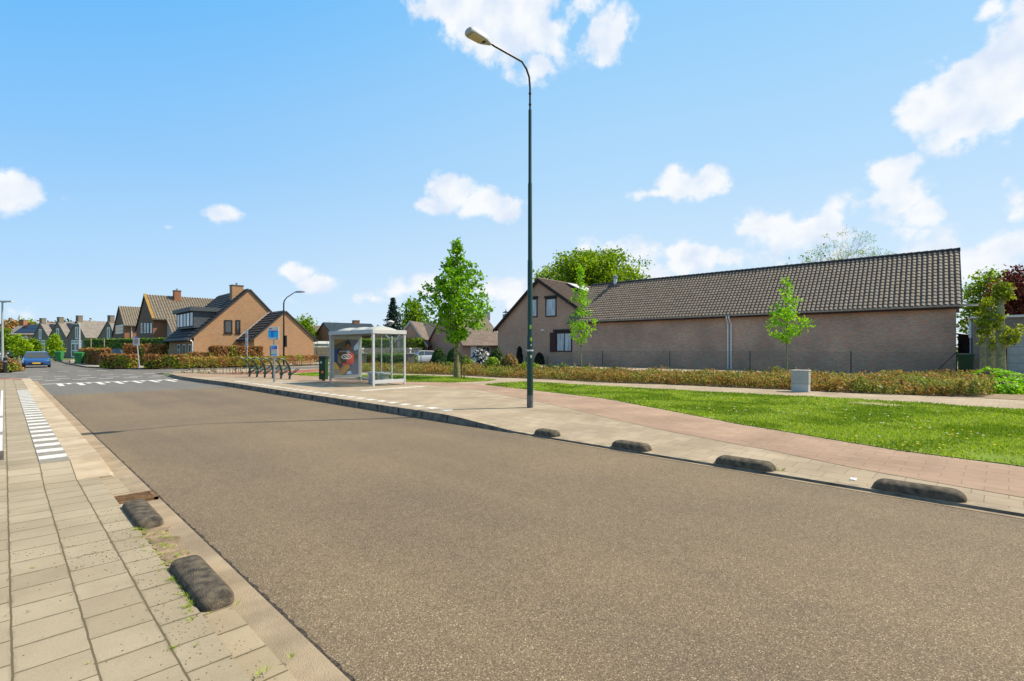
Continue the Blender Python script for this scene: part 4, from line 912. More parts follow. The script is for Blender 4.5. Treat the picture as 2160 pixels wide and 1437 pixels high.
# ------------------------------------------------------------------ grey row houses at the end of the street
RP = AT(243, 92); rang = R(-67.6); FR = Frame(RP, rang)
specs = [(70,103,85,712,682,3), (103,140,122,712,680,3), (142,180,162,712,677,3), (208,243,229,712,677,3)]
lbls = ['leftmost grey gabled row house beside the green trees', 'second grey gabled row house from the left, behind the small round tree', 'third grey gabled row house with white glazed porch, by the white lamp mast', 'rightmost grey gabled row house, partly behind the tall green hedge']
for i, (pa, pb, pc, ye, yt, _) in enumerate(specs):
    xa_, z1_ = FR.pt(pa, ye); xb_, z2_ = FR.pt(pb, ye); xc_, zt_ = FR.pt(pc, yt); q = FR.off(xb_, 0)
    r = empty('row_house', (q[0], q[1], 0), rang, lbls[i], 'house', 'grey gabled row houses'); xw = xa_-xb_; xc_ -= xb_; ze_ = min(z1_, z2_)
    gable_y(r, xw, 0, xc_, ze_, ze_, zt_, 11, mGreyBrick, mSlate, over=.15, ov_y=.1, th=.12, side=mCream, uv=True)
    chimney(r, xc_-.45, xc_+.4, .05, .8, zt_-.6, zt_+.95, mGreyBrick, pot=False)
    window(None, xc_-.45, xc_+.45, ze_-.3, zt_-1.2, r, fm=mWhiteP, fw=.2)
    window(None, xc_-1.7, xc_+1.7, ze_-2.6, ze_-.5, r, fm=mWhiteP, fw=.2, mull=(.33, .66))
    window(None, xc_-1.8, xc_+1.6, .1, 2.9, r, fm=mWhiteP, fw=.25, mull=(.45, .7))
    if i < 3:
        zz = ze_; dxx = zt_-ze_
        p4 = [(.05*xc_, 2.2, ze_+.75), (.05*xc_, 8.5, ze_+.75), (xc_*.72, 8.5, ze_+(zt_-ze_)*.72+.1), (xc_*.72, 2.2, ze_+(zt_-ze_)*.72+.1)]
        if i < 2: m = MB(); m.slab([(-.35, 1.2, ze_+.72), (-.35, 8.5, ze_+.72), (xc_*.8, 8.5, ze_+(zt_-ze_)*.8+.5), (xc_*.8, 1.2, ze_+(zt_-ze_)*.8+.5)], .05); obj('solar_panels', m, mSolar, r)
sp_ = AT(14, 110); FS = Frame(sp_, R(-35)); xB, z_e = FS.pt(84, 706); z_t = FS.Z(40, 686, 4)
r = empty('solar_roof_house', (sp_[0], sp_[1], 0), R(-35), 'pinkish brick house with dark solar panels across its roof, far left', 'house')
gable_x(r, 0, xB, 8, z_e, z_t, 4, mPink, mSlate, uv=True)
sl = (z_t-z_e)/4
for k in range(2): m = MB(); m.slab([(1.2, .3+k*1.75, z_e+sl*(.3+k*1.75)+.26), (xB-1.2, .3+k*1.75, z_e+sl*(.3+k*1.75)+.26), (xB-1.2, 1.95+k*1.75, z_e+sl*(1.95+k*1.75)+.26), (1.2, 1.95+k*1.75, z_e+sl*(1.95+k*1.75)+.26)], -.05); obj('solar_panels', m, mSolar, r)
chimney(r, .0, .9, 3.4, 4.6, z_t-.4, z_t+1.1, mRedBrick, pot=False)
window(None, 1.5, 4, z_e-1.9, z_e-.5, r, fm=mWhiteP, fw=.15, mull=(.5,)); window(None, 6, 8.5, z_e-1.9, z_e-.5, r, fm=mWhiteP, fw=.15, mull=(.5,))

# ------------------------------------------------------------------ houses beyond the shelter
def bg_frame(px, d, ang): P = AT(px, d); return P, Frame(P, ang)
# white gabled house with chimney
P, F_ = bg_frame(660, 92, R(-20)); r = empty('white_gabled_house', (P[0], P[1], 0), R(-20), 'dark roofed house with white gable behind the orange house', 'house')
zt_ = F_.Z(693, 688); ze_ = F_.Z(693, 712); xb_ = F_.X(697)
gable_x(r, -3.5, xb_, 9, ze_, zt_, 4.5, mWhiteP, mTileDark, over=.3)
m = MB(); m.slab([(-3.6, -.3, ze_-.1), (xb_-.2, -.3, ze_-.1), (xb_-.2, 4.5, zt_+.19), (-3.6, 4.5, zt_+.19)], -.06); obj('roof_covering', m, mTileHouse, r)
chimney(r, -1.5, -.5, 4, 5, zt_-.5, F_.Z(657, 682), mZinc, pot=False)
P, F_ = bg_frame(694, 84, R(-20)); r = empty('white_gable_annex', (P[0], P[1], 0), R(-20), 'small annex with bright white boarded gable left of the shelter roof', 'house')
xl_ = F_.X(674); xr_ = F_.X(708); xa_, zt_ = F_.pt(694, 690); ze_ = F_.Z(674, 722)
gable_y(r, xl_, xr_, xa_, ze_, ze_, zt_, 8, mWhiteP, mTileDark, over=.3)
P, F_ = bg_frame(692, 70, 0); r = empty('flat_roof_garage', (P[0], P[1], 0), 0, 'white flat-roofed garage with grey shutter door beside the orange house', 'garage')
xl_ = F_.X(661); zt_ = F_.Z(680, 720); m = MB(); m.box(xl_, 1.5, 0, 6, 0, zt_-.35); obj('wall', m, mWhiteP, r); m = MB(); m.box(xl_-.15, 1.7, -.2, 6.2, zt_-.35, zt_); obj('roof', m, mWhiteP, r)
m = MB(); [m.box(xl_+.3, -.1, -.05, -.002, .1+k*.42, .5+k*.42) for k in range(6)]; obj('garage_door', m, mCabL, r)
P, F_ = bg_frame(700, 78, R(-8)); r = empty('blue_roof_house', (P[0], P[1], 0), R(-8), 'long low house with blue grey tiled roof and brick chimney above the shelter', 'house')
xb_ = F_.X(800); zt_ = F_.Z(760, 685, 4); ze_ = F_.Z(760, 706); gable_x(r, 0, xb_, 8, ze_, zt_, 4, mRedBrick, mTeal, over=.3, tiles={'m': mTeal, 'k': dict(tw=.35, th=.42, amp=.02, step=.06, seg=3)})
ca, cb_ = F_.X(745, 4), F_.X(757, 4); chimney(r, ca, cb_, 3.6, 4.5, zt_-.4, F_.Z(750, 677, 4), mRedBrick, pot=False)
P, F_ = bg_frame(806, 76, R(-30)); r = empty('white_trim_gable', (P[0], P[1], 0), R(-30), 'house gable with white bargeboards just right of the blue grey roof', 'house')
gable_y(r, F_.X(784), F_.X(830), F_.X(797), F_.Z(800, 712), F_.Z(800, 725), F_.Z(797, 687), 8, mRedBrick, mTeal, over=.3, verge=mWhiteP)
# brick gable with brown tiled roof
P, F_ = bg_frame(898, 62, R(-52)); r = empty('brown_tiled_house', (P[0], P[1], 0), R(-52), 'brick gable house with brown tiled roof left of the maple tree, silver car before it', 'house')
xl_ = F_.X(838); xa_, zt_ = F_.pt(866, 679); ze_ = F_.Z(898, 725)
gable_y(r, xl_, 0, xa_, F_.Z(838, 715), ze_, zt_, 6, mPink, mTileBrown, over=.3, ov_y=.15, uv=True, verge=mCabL)
window(F_, F_.X(852), F_.X(862), F_.Z(857, 765), F_.Z(857, 742), r, fm=mWhiteP, fw=.12)
P, F_ = bg_frame(960, 66, R(-8)); r = empty('brick_garage_wing', (P[0], P[1], 0), R(-8), 'low pink brick wing with white garage door and dark roof behind the clipped domes', 'house')
xl_ = F_.X(900); zt_ = F_.Z(930, 683, 4); ze_ = F_.Z(930, 726); gable_x(r, xl_, .5, 8, ze_, zt_, 4, mPink, mTileDark, over=.3)  # charcoal tiles put the shade of this roof slope into its colour
window(F_, F_.X(911), F_.X(925), .1, F_.Z(918, 733), r, fm=mWhiteP, gm=mWhiteP, fw=.1); window(F_, F_.X(937), F_.X(952), F_.Z(945, 718)-.2, F_.Z(945, 706), r, fm=mWhiteP, fw=.1)
# right background house
P, F_ = bg_frame(1045, 58, R(-14)); r = empty('brown_roof_bungalow', (P[0], P[1], 0), R(-14), 'pink brick bungalow with wide brown tiled roof and white doors, right of the maple', 'house')
xl_ = F_.X(975); xr_ = F_.X(1062); zt_ = F_.Z(1034, 668, 5); ze_ = F_.Z(1020, 725)
gable_x(r, xl_, xr_, 10, ze_, zt_, 5, mPink, mTileBrown, over=.5, uv=True)
window(F_, F_.X(993), F_.X(1005), .15, F_.Z(1000, 729), r, fm=mWhiteP, gm=mWhiteP, fw=.1); window(F_, F_.X(1016), F_.X(1034), F_.Z(1025, 752), F_.Z(1025, 731), r, fm=mWhiteP, fw=.1, mull=(.5,))
for k_, (px, py, l_) in enumerate(((1027, 658, 1), (1067, 663, 1))):
    xq = F_.X(px, 5); m = MB(); m.box(xq-.3, xq+.3, 4.7, 5.3, zt_-.5, F_.Z(px, py, 5)); q_ = obj('chimney', m, mZinc, r)
    zq = F_.Z(px, py, 5); m = MB(); m.lathe([(.05, zq), (.05, zq+.2), (.5, zq+.2), (.3, zq+.3), (.06, zq+.4), (.02, zq+.7)], 10, xq, 5); obj('chimney_cowl', m, mBlackW, q_)

# right edge: flat roofed garage, fence gate, bin
P, F_ = bg_frame(2122, 27, bang); r = empty('flat_roof_brick_garage', (P[0], P[1], 0), bang, 'dark brick garage with grey sectional door at the right edge', 'garage')
xl_ = F_.X(2052); zt_ = F_.Z(2122, 666); m = MB()
m.box(xl_, -0.0, 0, 6, 0, zt_-.1); m.box(0, 4.5, 0, 6, F_.Z(2140, 695), zt_-.1); m.box(0, 4.5, .3, 6, 0, F_.Z(2140, 695)-.002); obj('wall', m, mGreyBrick, r)
m = MB(); m.box(xl_-.1, 4.6, -.12, 6.1, zt_-.1, zt_+.02); obj('roof', m, mAluW, r)
m = MB(); zd = F_.Z(2140, 697)
for k in range(6): m.box(.05, 4.2, .2, .26, .05+k*(zd-.05)/6, .05+(k+1)*(zd-.05)/6-.015)
obj('garage_door', m, mCab, r)
P = G(2048, 792, .17); zt_ = H+(HY-675)/f*28; P = AT(2048, 28.5); r = empty('garden_lamp_column', (P[0], P[1], .15), 0, 'slim post lamp with pale top cylinder between the long building and garage', 'lamp')
m = MB(); m.lathe([(.06, 0), (.06, 2.15)], 12); obj('post', m, mAluD, r, smooth=True); m = MB(); m.lathe([(.1, 2.15), (.1, 3.1), (.09, 3.13)], 14); obj('lamp_head', m, mZincL, r, smooth=True)
def wheelie(label, P, z0, ang, hgt, mat, group='green wheelie bins'):
    r = empty('wheelie_bin', (P[0], P[1], z0), ang, label, 'wheelie bin', group); k = hgt/1.07
    m = MB(); w0, w1, d0, d1 = .22*k, .29*k, .22*k, .33*k; zt = .98*k
    m.add([(-w0,-d0,.06*k), (w0,-d0,.06*k), (w0,d0*.8,.06*k), (-w0,d0*.8,.06*k), (-w1,-d1,zt), (w1,-d1,zt), (w1,d1,zt), (-w1,d1,zt)], [(0,3,2,1), (4,5,6,7), (0,1,5,4), (1,2,6,5), (2,3,7,6), (3,0,4,7)])
    obj('body', m, mat, r, bevel=.02*k)
    m = MB(); m.add([(-w1-.02,-d1-.03,zt+.002), (w1+.02,-d1-.03,zt+.002), (w1+.02,d1+.05,zt+.002), (-w1-.02,d1+.05,zt+.002), (-w1,-d1,zt+.05*k), (w1,-d1,zt+.05*k), (w1*.95,d1,zt+.1*k), (-w1*.95,d1,zt+.1*k)], [(0,3,2,1), (4,5,6,7), (0,1,5,4), (1,2,6,5), (2,3,7,6), (3,0,4,7)]); obj('lid', m, mat, r, bevel=.012*k)
    m = MB(); m.tube([(-w1*.9, d1+.06, zt-.03), (w1*.9, d1+.06, zt-.03)], .018*k, 8); obj('handle', m, mat, r, smooth=True)
    for sx in (-1, 1): m = MB(); m.tube([(sx*w0*1.02, d0*.9, .1*k), (sx*w0*1.22, d0*.9, .1*k)], .1*k, 14); obj('wheel', m, mRubber, r)
    return r
P = AT(2037, 27.5); wheelie('dark green wheelie bin at the right end of the long brick wall', P, .17, bang, 1.25, mBinDk)
P = G(167, 768, .12); wheelie('bright green wheelie bin nearest the brown beech hedge across the road', P, .12, R(160), 1.25, mBinLt)
P = G(125, 762.5, .12); wheelie('bright green wheelie bin farther up the street, beside the parked blue car', P, .12, R(150), 1.3, mBinLt)
m = MB(); [m.box(-1.3+i*.13, -1.2+i*.13, 0, .03, 0, 1.9) for i in range(9)]; m.box(-1.35, -.05, .03, .07, .4, .5); m.box(-1.35, -.05, .03, .07, 1.5, 1.6)
q = FB.off(1.6, .9); tag(obj('garden_gate', m, mBlackW, loc=(q[0], q[1], .15), rot=bang), 'dark slatted wooden gate beside the long building, behind the green bin', 'gate')
m = MB(); m.box(.1, 1.0, 0, 1.5, 0, 2.4); m.slab([(0, -.1, 2.45), (1.15, -.1, 2.2), (1.15, 1.6, 2.2), (0, 1.6, 2.45)], -.05); q = FB.off(0.0, 2.0); tag(obj('garden_shed', m, mBlackW, loc=(q[0], q[1], .15), rot=bang), 'small dark lean-to shed against the end of the long building', 'shed')

# ------------------------------------------------------------------ chain link fence before the long wall
fy = -1.15
fr = empty('chain_link_fence', (*FB.off(0, fy), 0), bang, 'low green chain link fence along the foot of the long wall', 'fence')
ft = FB.Z(1795, 741, fy)
for px in (1271, 1413, 1582, 1795, 2018):
    xx = FB.X(px, fy); m = MB(); m.tube([(xx, 0, 0), (xx, 0, ft)], .03, 8); obj('post', m, mGreenPole, fr, smooth=True)
xx = FB.X(2018, fy); m = MB(); m.tube([(xx, .02, ft-.05), (FB.X(1967, fy), .02, .15)], .022, 8); obj('brace', m, mGreenPole, fr, smooth=True)
m = MB(); x0 = FB.X(1215, fy); x1 = FB.X(2018, fy); hh = ft-.2; x = x0-hh; w = .0022
while x < x1:
    for sg_ in (1, -1):
        xa_, xb_ = (x, x+hh) if sg_ > 0 else (x+hh, x); za_, zb_ = .15, .15+hh
        m.add([(xa_-w, 0, za_), (xa_+w, 0, za_), (xb_+w, 0, zb_), (xb_-w, 0, zb_), (xa_, .004, za_), (xb_, .004, zb_)], [(0,1,2,3), (1,4,5,2), (4,0,3,5)])
    x += .07
for zz in (.16, ft-.05): m.tube([(x0, 0, zz), (x1, 0, zz)], .004, 4)
obj('mesh', m, mGreenPole, fr)

# ------------------------------------------------------------------ big lamp post
LP = G(1118, 860); LZ = gz(*LP)
dl = math.hypot(0, 0) or (LP[0]*s+LP[1]*c)
def hz(py, d=dl): return H+(HY-py)/f*d-LZ
l = empty('street_lamp', (LP[0], LP[1], LZ), 0, 'tall dark green street lamp with curved arm beside the pavement edge', 'street lamp')
z1 = hz(708); z2 = hz(548); z3 = hz(388); z4 = hz(232)
m = MB(); m.lathe([(.082, 0), (.082, .32)], 20); obj('pole_base', m, mGreyBase, l, smooth=True)
m = MB(); m.lathe([(.080, .32), (.079, z1-.04), (.066, z1+.02), (.063, z2-.03), (.054, z2), (.052, z3), (.043, z3+.03), (.041, z4-.03), (.04, z4)], 20); obj('pole', m, mGreenPole, l, smooth=True)
hb_ = hz(185); hb2 = hz(160)
arm = [(0, 0, z4), (0, 0, hz(205)), (0, 0, hb_), (-.03, 0, hb2-.05), (-.13, 0, hb2+.12), (-.3, 0, hb2+.24), (-1.25, 0, hz(97, dl-1.25*s)), (-1.4, 0, hz(90, dl-1.4*s))]
m = MB(); m.tube(arm, .026, 12); obj('arm', m, mBlackPole, l, smooth=True)
m = MB(); [m.tube([(0, 0, z), (0, 0, z+.03)], .038, 10) for z in (z4+.12, z4+.4)]; [m.tube([(0, 0, z), (.07, .0, z+.02)], .008, 5) for z in (z4+.13, z4+.41)]; obj('clamp', m, mBlackPole, l)
# luminaire
hx, hzz = -1.62, hz(90, dl-1.4*s); tip = hz(66, dl-2.05*s)
hd = empty('h', (0, 0, 0), 0, None, None); bpy.data.objects.remove(hd)
L0 = Vector((-1.36, 0, hzz-.01)); L1 = Vector((-2.08, 0, tip)); ax = (L1-L0).normalized(); upv = Vector((0, 0, 1)); upv = (upv-ax*upv.dot(ax)).normalized()
m = MB(); st_ = [(0, .035, .03, -.03), (.12, .07, .06, -.04), (.3, .13, .09, -.05), (.55, .15, .10, -.05), (.85, .15, .09, -.05), (.97, .12, .07, -.045), (1, .08, .04, -.03)]
LL = (L1-L0).length; vs = []
for (t, hw, hu, hl) in st_:
    cpt = L0+ax*LL*t
    for (a2, b2) in ((-hw, 0), (-hw*.8, hu*.7), (-hw*.3, hu), (hw*.3, hu), (hw*.8, hu*.7), (hw, 0), (hw*.93, hl), (-hw*.93, hl)): vs.append(tuple(cpt+Vector((0, a2, 0))+upv*b2))
nn = 8; F = [(i*nn+k, i*nn+(k+1) % nn, (i+1)*nn+(k+1) % nn, (i+1)*nn+k) for i in range(len(st_)-1) for k in range(nn)]+[tuple(range(nn)), tuple(range(len(vs)-1, len(vs)-nn-1, -1))]
m.add(vs, F); hd = obj('lamp_head', m, mAlu, l, smooth=True)
m = MB(); vs = []
for (t, hw) in ((.42, .115), (.9, .125)):
    cpt = L0+ax*LL*t; vs += [tuple(cpt+Vector((0, -hw, 0))-upv*.052), tuple(cpt+Vector((0, hw, 0))-upv*.052), tuple(cpt+Vector((0, hw*.8, 0))-upv*.085), tuple(cpt+Vector((0, -hw*.8, 0))-upv*.085)]
m.add(vs, [(0,1,2,3), (7,6,5,4), (0,4,5,1), (1,5,6,2), (2,6,7,3), (3,7,4,0)]); obj('lens', m, M('amber_lens', (.45,.38,.22), .15, spec=.7), hd)
m = MB(); cpt = L0+ax*LL*.33; m.add([tuple(cpt+Vector((0, a2, 0))+ax*b2-upv*.053) for a2, b2 in ((-.05,-.05), (.05,-.05), (.05,.05), (-.05,.05))], [(0,1,2,3)]); obj('cover', m, mBlackPole, hd)
# stickers and strap
m = MB(); m.lathe([(.0865, hz(741)), (.0865, hz(738))], 20); obj('strap', m, mZincL, l)
for (py, r_, hh_, mt, px_) in ((690, .0655, .05, M('green_sticker', (.3,.55,.02), .5), .5), (716, .0815, .045, M('lime_sticker', (.35,.5,.04), .5), .9), (728, .0815, .02, mWhiteP, .9), (752, .0815, .035, M('cream_sticker', (.7,.68,.45), .5), .9)):
    m = MB(); base_a = math.atan2(-LP[1], -LP[0]); zc = hz(py); n_ = 6; sp2 = .42*hh_/.045*.9
    vs = []; 
    for i in range(n_+1): a2 = base_a+.35*px_+(-.5+i/n_)*sp2*1.6; vs += [((r_+.003)*math.cos(a2), (r_+.003)*math.sin(a2), zc-hh_), ((r_+.003)*math.cos(a2), (r_+.003)*math.sin(a2), zc+hh_)]
    m.add(vs, [(2*i, 2*i+2, 2*i+3, 2*i+1) for i in range(n_)]); obj('sticker', m, mt, l)

# ------------------------------------------------------------------ other lamps and posts
def lamp_small(name, label, P, z0, zt, bend, head_dir, mat, r=.06):
    l = empty(name, (P[0], P[1], z0), 0, label, 'street lamp'); u = Vector((head_dir[0], head_dir[1], 0)).normalized()
    pts = [Vector((0, 0, 0)), Vector((0, 0, zt-1.0)), Vector((0, 0, zt-.75))+u*.06, Vector((0, 0, zt-.45))+u*.3, Vector((0, 0, zt-.1))+u*.85, Vector((0, 0, zt))+u*1.0]
    m = MB(); m.tube(pts, [r, r*.7, r*.6, r*.5, r*.45, r*.4], 10); obj('pole', m, mat, l, smooth=True)
    m = MB(); q = pts[-1]; w = Vector((-u.y, u.x, 0)); vs = []
    for t, hw, hu, hl in ((0, .05, .05, -.03), (.25, .16, .1, -.04), (.75, .17, .08, -.04), (1, .08, .03, -.02)):
        cc = q+u*t*.95+Vector((0, 0, t*.05)); vs += [tuple(cc-w*hw+Vector((0, 0, hl))), tuple(cc+w*hw+Vector((0, 0, hl))), tuple(cc+w*hw*.7+Vector((0, 0, hu))), tuple(cc-w*hw*.7+Vector((0, 0, hu)))]
    m.add(vs, [(i*4+k, i*4+(k+1) % 4, (i+1)*4+(k+1) % 4, (i+1)*4+k) for i in range(3) for k in range(4)]+[(0,1,2,3), (15,14,13,12)]); obj('lamp_head', m, mAluD, l); return l
P = G(598.5, 771.5, .15); d_ = P[0]*s+P[1]*c; zt_ = H+(HY-617)/f*d_-.15
l2 = lamp_small('street_lamp', 'dark street lamp standing in front of the orange brick wing', P, .15, zt_, 0, (c, -s), mBlackPole, .085)
m = MB(); zz0 = H+(HY-732)/f*d_-.15; zz1 = H+(HY-708)/f*d_-.15; m.box(.05, .16, -.35, .35, zz0, zz1); obj('sign_panel', m, mBlackPole, l2)
P = G(168, 763, .1); d_ = P[0]*s+P[1]*c; zt_ = H+(HY-684)/f*d_-.1
l3 = empty('street_lamp', (P[0], P[1], .1), 0, 'pale slim lamp mast in front of the grey row houses', 'street lamp'); m = MB(); m.lathe([(.1, 0), (.06, zt_)], 10); obj('pole', m, mAluW, l3, smooth=True); m = MB(); m.obox((0, 0), (.9*-c, .9*s), .25, zt_-.02, zt_+.1); obj('lamp_head', m, mAluW, l3)
P = G(5, 782, .1); d_ = P[0]*s+P[1]*c; zt_ = H+(HY-637)/f*d_-.1
l4 = empty('street_lamp', (P[0], P[1], .1), 0, 'pale straight lamp with flat horizontal head at the left edge', 'street lamp'); m = MB(); m.lathe([(.09, 0), (.05, zt_)], 10); obj('pole', m, mAlu, l4, smooth=True); m = MB(); m.tube([(0, 0, zt_-.05), (.35*c, -.35*s, zt_)], .035, 8); m.obox((-.2*c, .2*s), (.75*c, -.75*s), .22, zt_-.02, zt_+.08); obj('lamp_head', m, mAluW, l4)
P = G(883*0+823, 775, .15); d_ = 52; P = AT(823.5, d_); zt_ = H+(HY-677)/f*d_-.15
l5 = empty('street_lamp', (P[0], P[1], .15), 0, 'dark post lamp with wide pale mushroom cap seen over the bus shelter', 'street lamp'); m = MB(); m.lathe([(.07, 0), (.045, zt_-.5)], 10); obj('pole', m, mBlackPole, l5, smooth=True)
m = MB(); m.lathe([(.12, zt_-.5), (.35, zt_-.2), (.42, zt_-.15)], 16); hd = obj('lamp_head', m, mClear, l5, smooth=True); m = MB(); m.lathe([(.42, zt_-.148), (.40, zt_-.08), (.18, zt_+.02), (.02, zt_+.06)], 16); obj('cap', m, mAluW, hd, smooth=True)
def bollard(label, P, z0, h, r, mat, cap):
    b_ = empty('bollard', (P[0], P[1], z0), 0, label, 'bollard', 'bollards at the crossing'); m = MB(); m.lathe([(r, 0), (r, h*.85), (r*.8, h*.86), (r, h*.87), (r, h), (r*.6, h+.03)], 12); obj('post', m, mat, b_, smooth=True)
    m = MB(); m.lathe([(r+.003, h*.7), (r+.003, h*.8)], 12); obj('reflective_band', m, cap, b_)
bollard('black bollard at the left edge in front of the bush', G(11, 785, .05), .05, 1.0, .11, mBlackPole, mAluD)
bollard('grey brown bollard in front of the brown beech hedge', G(212, 774, .12), .12, .8, .09, mGreyBase, mAluW)

# signs
def plate(m, w, h, z, y=-.03, t=.02, mi=0): m.box(-w/2, w/2, y-t, y, z-h/2, z+h/2, mi)
def face_ang(P): return math.atan2(P[1], P[0])-R(90)
def letters(txt, size, parent, x, z, y, mat, name='lettering'):
    cu = bpy.data.curves.new(name, 'FONT'); cu.body = txt; cu.size = size; cu.align_x = 'CENTER'; cu.align_y = 'CENTER'; cu.extrude = .002
    tmp = bpy.data.objects.new(name, cu); COL.objects.link(tmp); dg = bpy.context.evaluated_depsgraph_get(); me = bpy.data.meshes.new_from_object(tmp.evaluated_get(dg)); bpy.data.objects.remove(tmp)
    me.materials.clear(); me.materials.append(mat); o_ = bpy.data.objects.new(name, me); COL.objects.link(o_); o_.parent = parent; o_.location = (x, y, z); o_.rotation_euler = (R(90), 0, 0); return o_
def ring(m, cx, cz, r0, r1, y, n=28, mi=0, sx=1):
    vs = []
    for k in range(n): a2 = 2*math.pi*k/n; vs += [(cx+r0*sx*math.cos(a2), y, cz+r0*math.sin(a2)), (cx+r1*sx*math.cos(a2), y, cz+r1*math.sin(a2))]
    m.add(vs, [(2*k, 2*k+1, (2*k+3) % (2*n), (2*k+2) % (2*n)) for k in range(n)], mi)
mSignR = M('sign_red', (.55,.03,.03), .4); mSignB = M('sign_blue', (.01,.09,.45), .4); mSignC = M('sign_cyan', (.01,.42,.85), .4); mSignP = M('sign_purple', (.28,.05,.38), .4); mInk = M('dark_ink', (.03,.03,.05), .5); mOrg = M('orange_print', (.75,.22,.02), .5)
mBus2 = M('deep_cyan', (.01,.2,.65), .4)
P = G(578.5, 807.5); d_ = P[0]*s+P[1]*c
def zz(py): return H+(HY-py)/f*d_-gz(*P)
k_ = d_/f
bs = empty('bus_stop_sign', (P[0], P[1], gz(*P)), -A, 'bus stop pole with blue timetable panel and smaller purple poster below', 'bus stop sign')
m = MB(); m.lathe([(.045, 0), (.045, zz(690)-.1)], 12); obj('pole', m, mZinc, bs, smooth=True)
w_ = 23*k_; m = MB(); plate(m, w_, zz(690)-zz(717), (zz(690)+zz(717))/2, -.05, .04); pn = obj('stop_panel', m, mAluW, bs, bevel=.01)
m = MB(); m.box(-w_*.44, w_*.44, -.095, -.091, zz(712), zz(699)); obj('blue_field', m, mSignC, pn)
m = MB(); m.box(-w_*.2, w_*.02, -.098, -.0955, zz(712), zz(700)); obj('dark_blue_field', m, mBus2, pn); m = MB(); m.box(-w_*.42, w_*.42, -.099, -.0955, zz(699.8), zz(698.2)); m.box(-w_*.38, -w_*.12, -.094, -.0905, zz(694.8), zz(693)); m.box(w_*.25, w_*.42, -.094, -.0905, zz(715.5), zz(714)); obj('printed_lines', m, mSignB, pn)
xo = 2*k_; w2 = 14.5*k_; m = MB(); m.box(xo-w2/2, xo+w2/2, -.09, -.05, zz(751.5), zz(728)); p2_ = obj('info_panel', m, mAluW, bs, bevel=.01)
m = MB(); m.add([(xo-w2*.4, -.093, zz(736.5)), (xo+w2*.4, -.093, zz(736.5)), (xo+w2*.4, -.093, zz(729.5))], [(0,1,2)]); obj('purple_print', m, mSignP, p2_)
m = MB(); m.add([(xo-w2*.4, -.0925, zz(736.5)), (xo+w2*.4, -.0925, zz(729.5)), (xo-w2*.4, -.0925, zz(729.5))], [(0,1,2)]); m.box(xo-w2*.4, xo+w2*.4, -.0925, -.0905, zz(749.5), zz(747)); obj('cyan_print', m, mSignC, p2_)
m = MB(); m.box(xo-w2*.62, xo-w2*.5, -.12, .06, zz(751), zz(730)); obj('side_box', m, mAluD, bs)
P = G(521.5, 775, .16); d_ = P[0]*s+P[1]*c; k_ = d_/f; zsh = .16
def zz(py): return H+(HY-py)/f*d_-zsh
ns = empty('traffic_sign', (P[0], P[1], zsh), -A+R(-35), 'narrow white traffic sign with red ring and black car symbol by the bike racks', 'traffic sign')
m = MB(); m.lathe([(.035, 0), (.035, zz(697))], 10); obj('pole', m, mAlu, ns, smooth=True)
m = MB(); m.box(-.2, .2, -.06, -.04, zz(732), zz(696)); pn = obj('plate', m, mAluW, ns); cz_ = zz(709)
m = MB(); ring(m, 0, cz_, .13, .175, -.064); obj('red_ring', m, mSignR, pn)
m = MB(); m.box(-.08, .08, -.066, -.0615, cz_-.05, cz_); m.box(-.05, .05, -.066, -.0615, cz_+.002, cz_+.05); [m.box(-.13, .13, -.066, -.0615, zz(py), zz(py)+.03) for py in (720, 723, 726, 729)]; obj('symbols', m, mInk, pn)
P = G(294, 777, .12); d_ = P[0]*s+P[1]*c; k_ = d_/f; zsh = .12
z30 = empty('zone_sign', (P[0], P[1], zsh), -A+R(-12), 'leaning square white zone sign with red ring and number 30 before the beech hedge', 'traffic sign')
lean = .28
m = MB(); m.tube([(0, 0, 0), (-lean, 0, zz(713))], .04, 8); obj('pole', m, mAlu, z30, smooth=True)
hw = 8*k_; zc_ = zz(721); xo = -lean*.92; m = MB(); m.box(xo-hw, xo+hw, -.07, -.045, zc_-hw, zc_+hw); pn = obj('plate', m, mAluW, z30)
m = MB(); ring(m, xo, zc_+.02, hw*.42, hw*.6, -.074, sx=1.0); obj('red_ring', m, mSignR, pn)
letters('30', hw*.6, pn, xo, zc_+.02, -.074, mInk)
m = MB(); m.lathe([(hw*.55, -.01), (hw*.55, .01)], 20); rb = obj('blue_disc', m, mSignB, z30); rb.rotation_euler = (R(90), 0, 0); rb.location = (xo-hw*.3, .05, zc_+hw*.85)

# ------------------------------------------------------------------ bus shelter
SA = G(697, 807.5); SC_ = G(787.5, 815.5)
sdir = math.atan2(SC_[1]-SA[1], SC_[0]-SA[0]); SW = math.hypot(SC_[0]-SA[0], SC_[1]-SA[1])
FSH = Frame(SA, sdir); SZ = .17; SD = 1.5
sh = empty('bus_shelter', (SA[0], SA[1], SZ), sdir, 'glass and aluminium bus shelter with railway poster on its end panel', 'bus shelter')
print('shelter', SA, SC_, SW, math.degrees(sdir))
ST = 2.27
xa_ = SW
pw = .06
def post(x, y, w=.075, mat=mAlu, h=ST-.16): m = MB(); m.box(x-w/2, x+w/2, y-w/2, y+w/2, 0, h); return obj('post', m, mat, sh, bevel=.006)
post(0, 0, .075, mAlu); post(SW, 0, .085, mAluW); post(SW, SD, .07, mAluW); post(0, SD, .07, mAlu); post(SW*.5, SD, .045)
m = MB(); m.box(-.06, SW-.05, -.06, .03, ST-.16, ST); obj('roof_beam', m, mAlu, sh, bevel=.008); m = MB(); m.box(-.06, SW-.05, SD-.03, SD+.06, ST-.16, ST); obj('roof_beam', m, mAlu, sh, bevel=.008)  # front greyer than the white right end: its shade is put into the colour
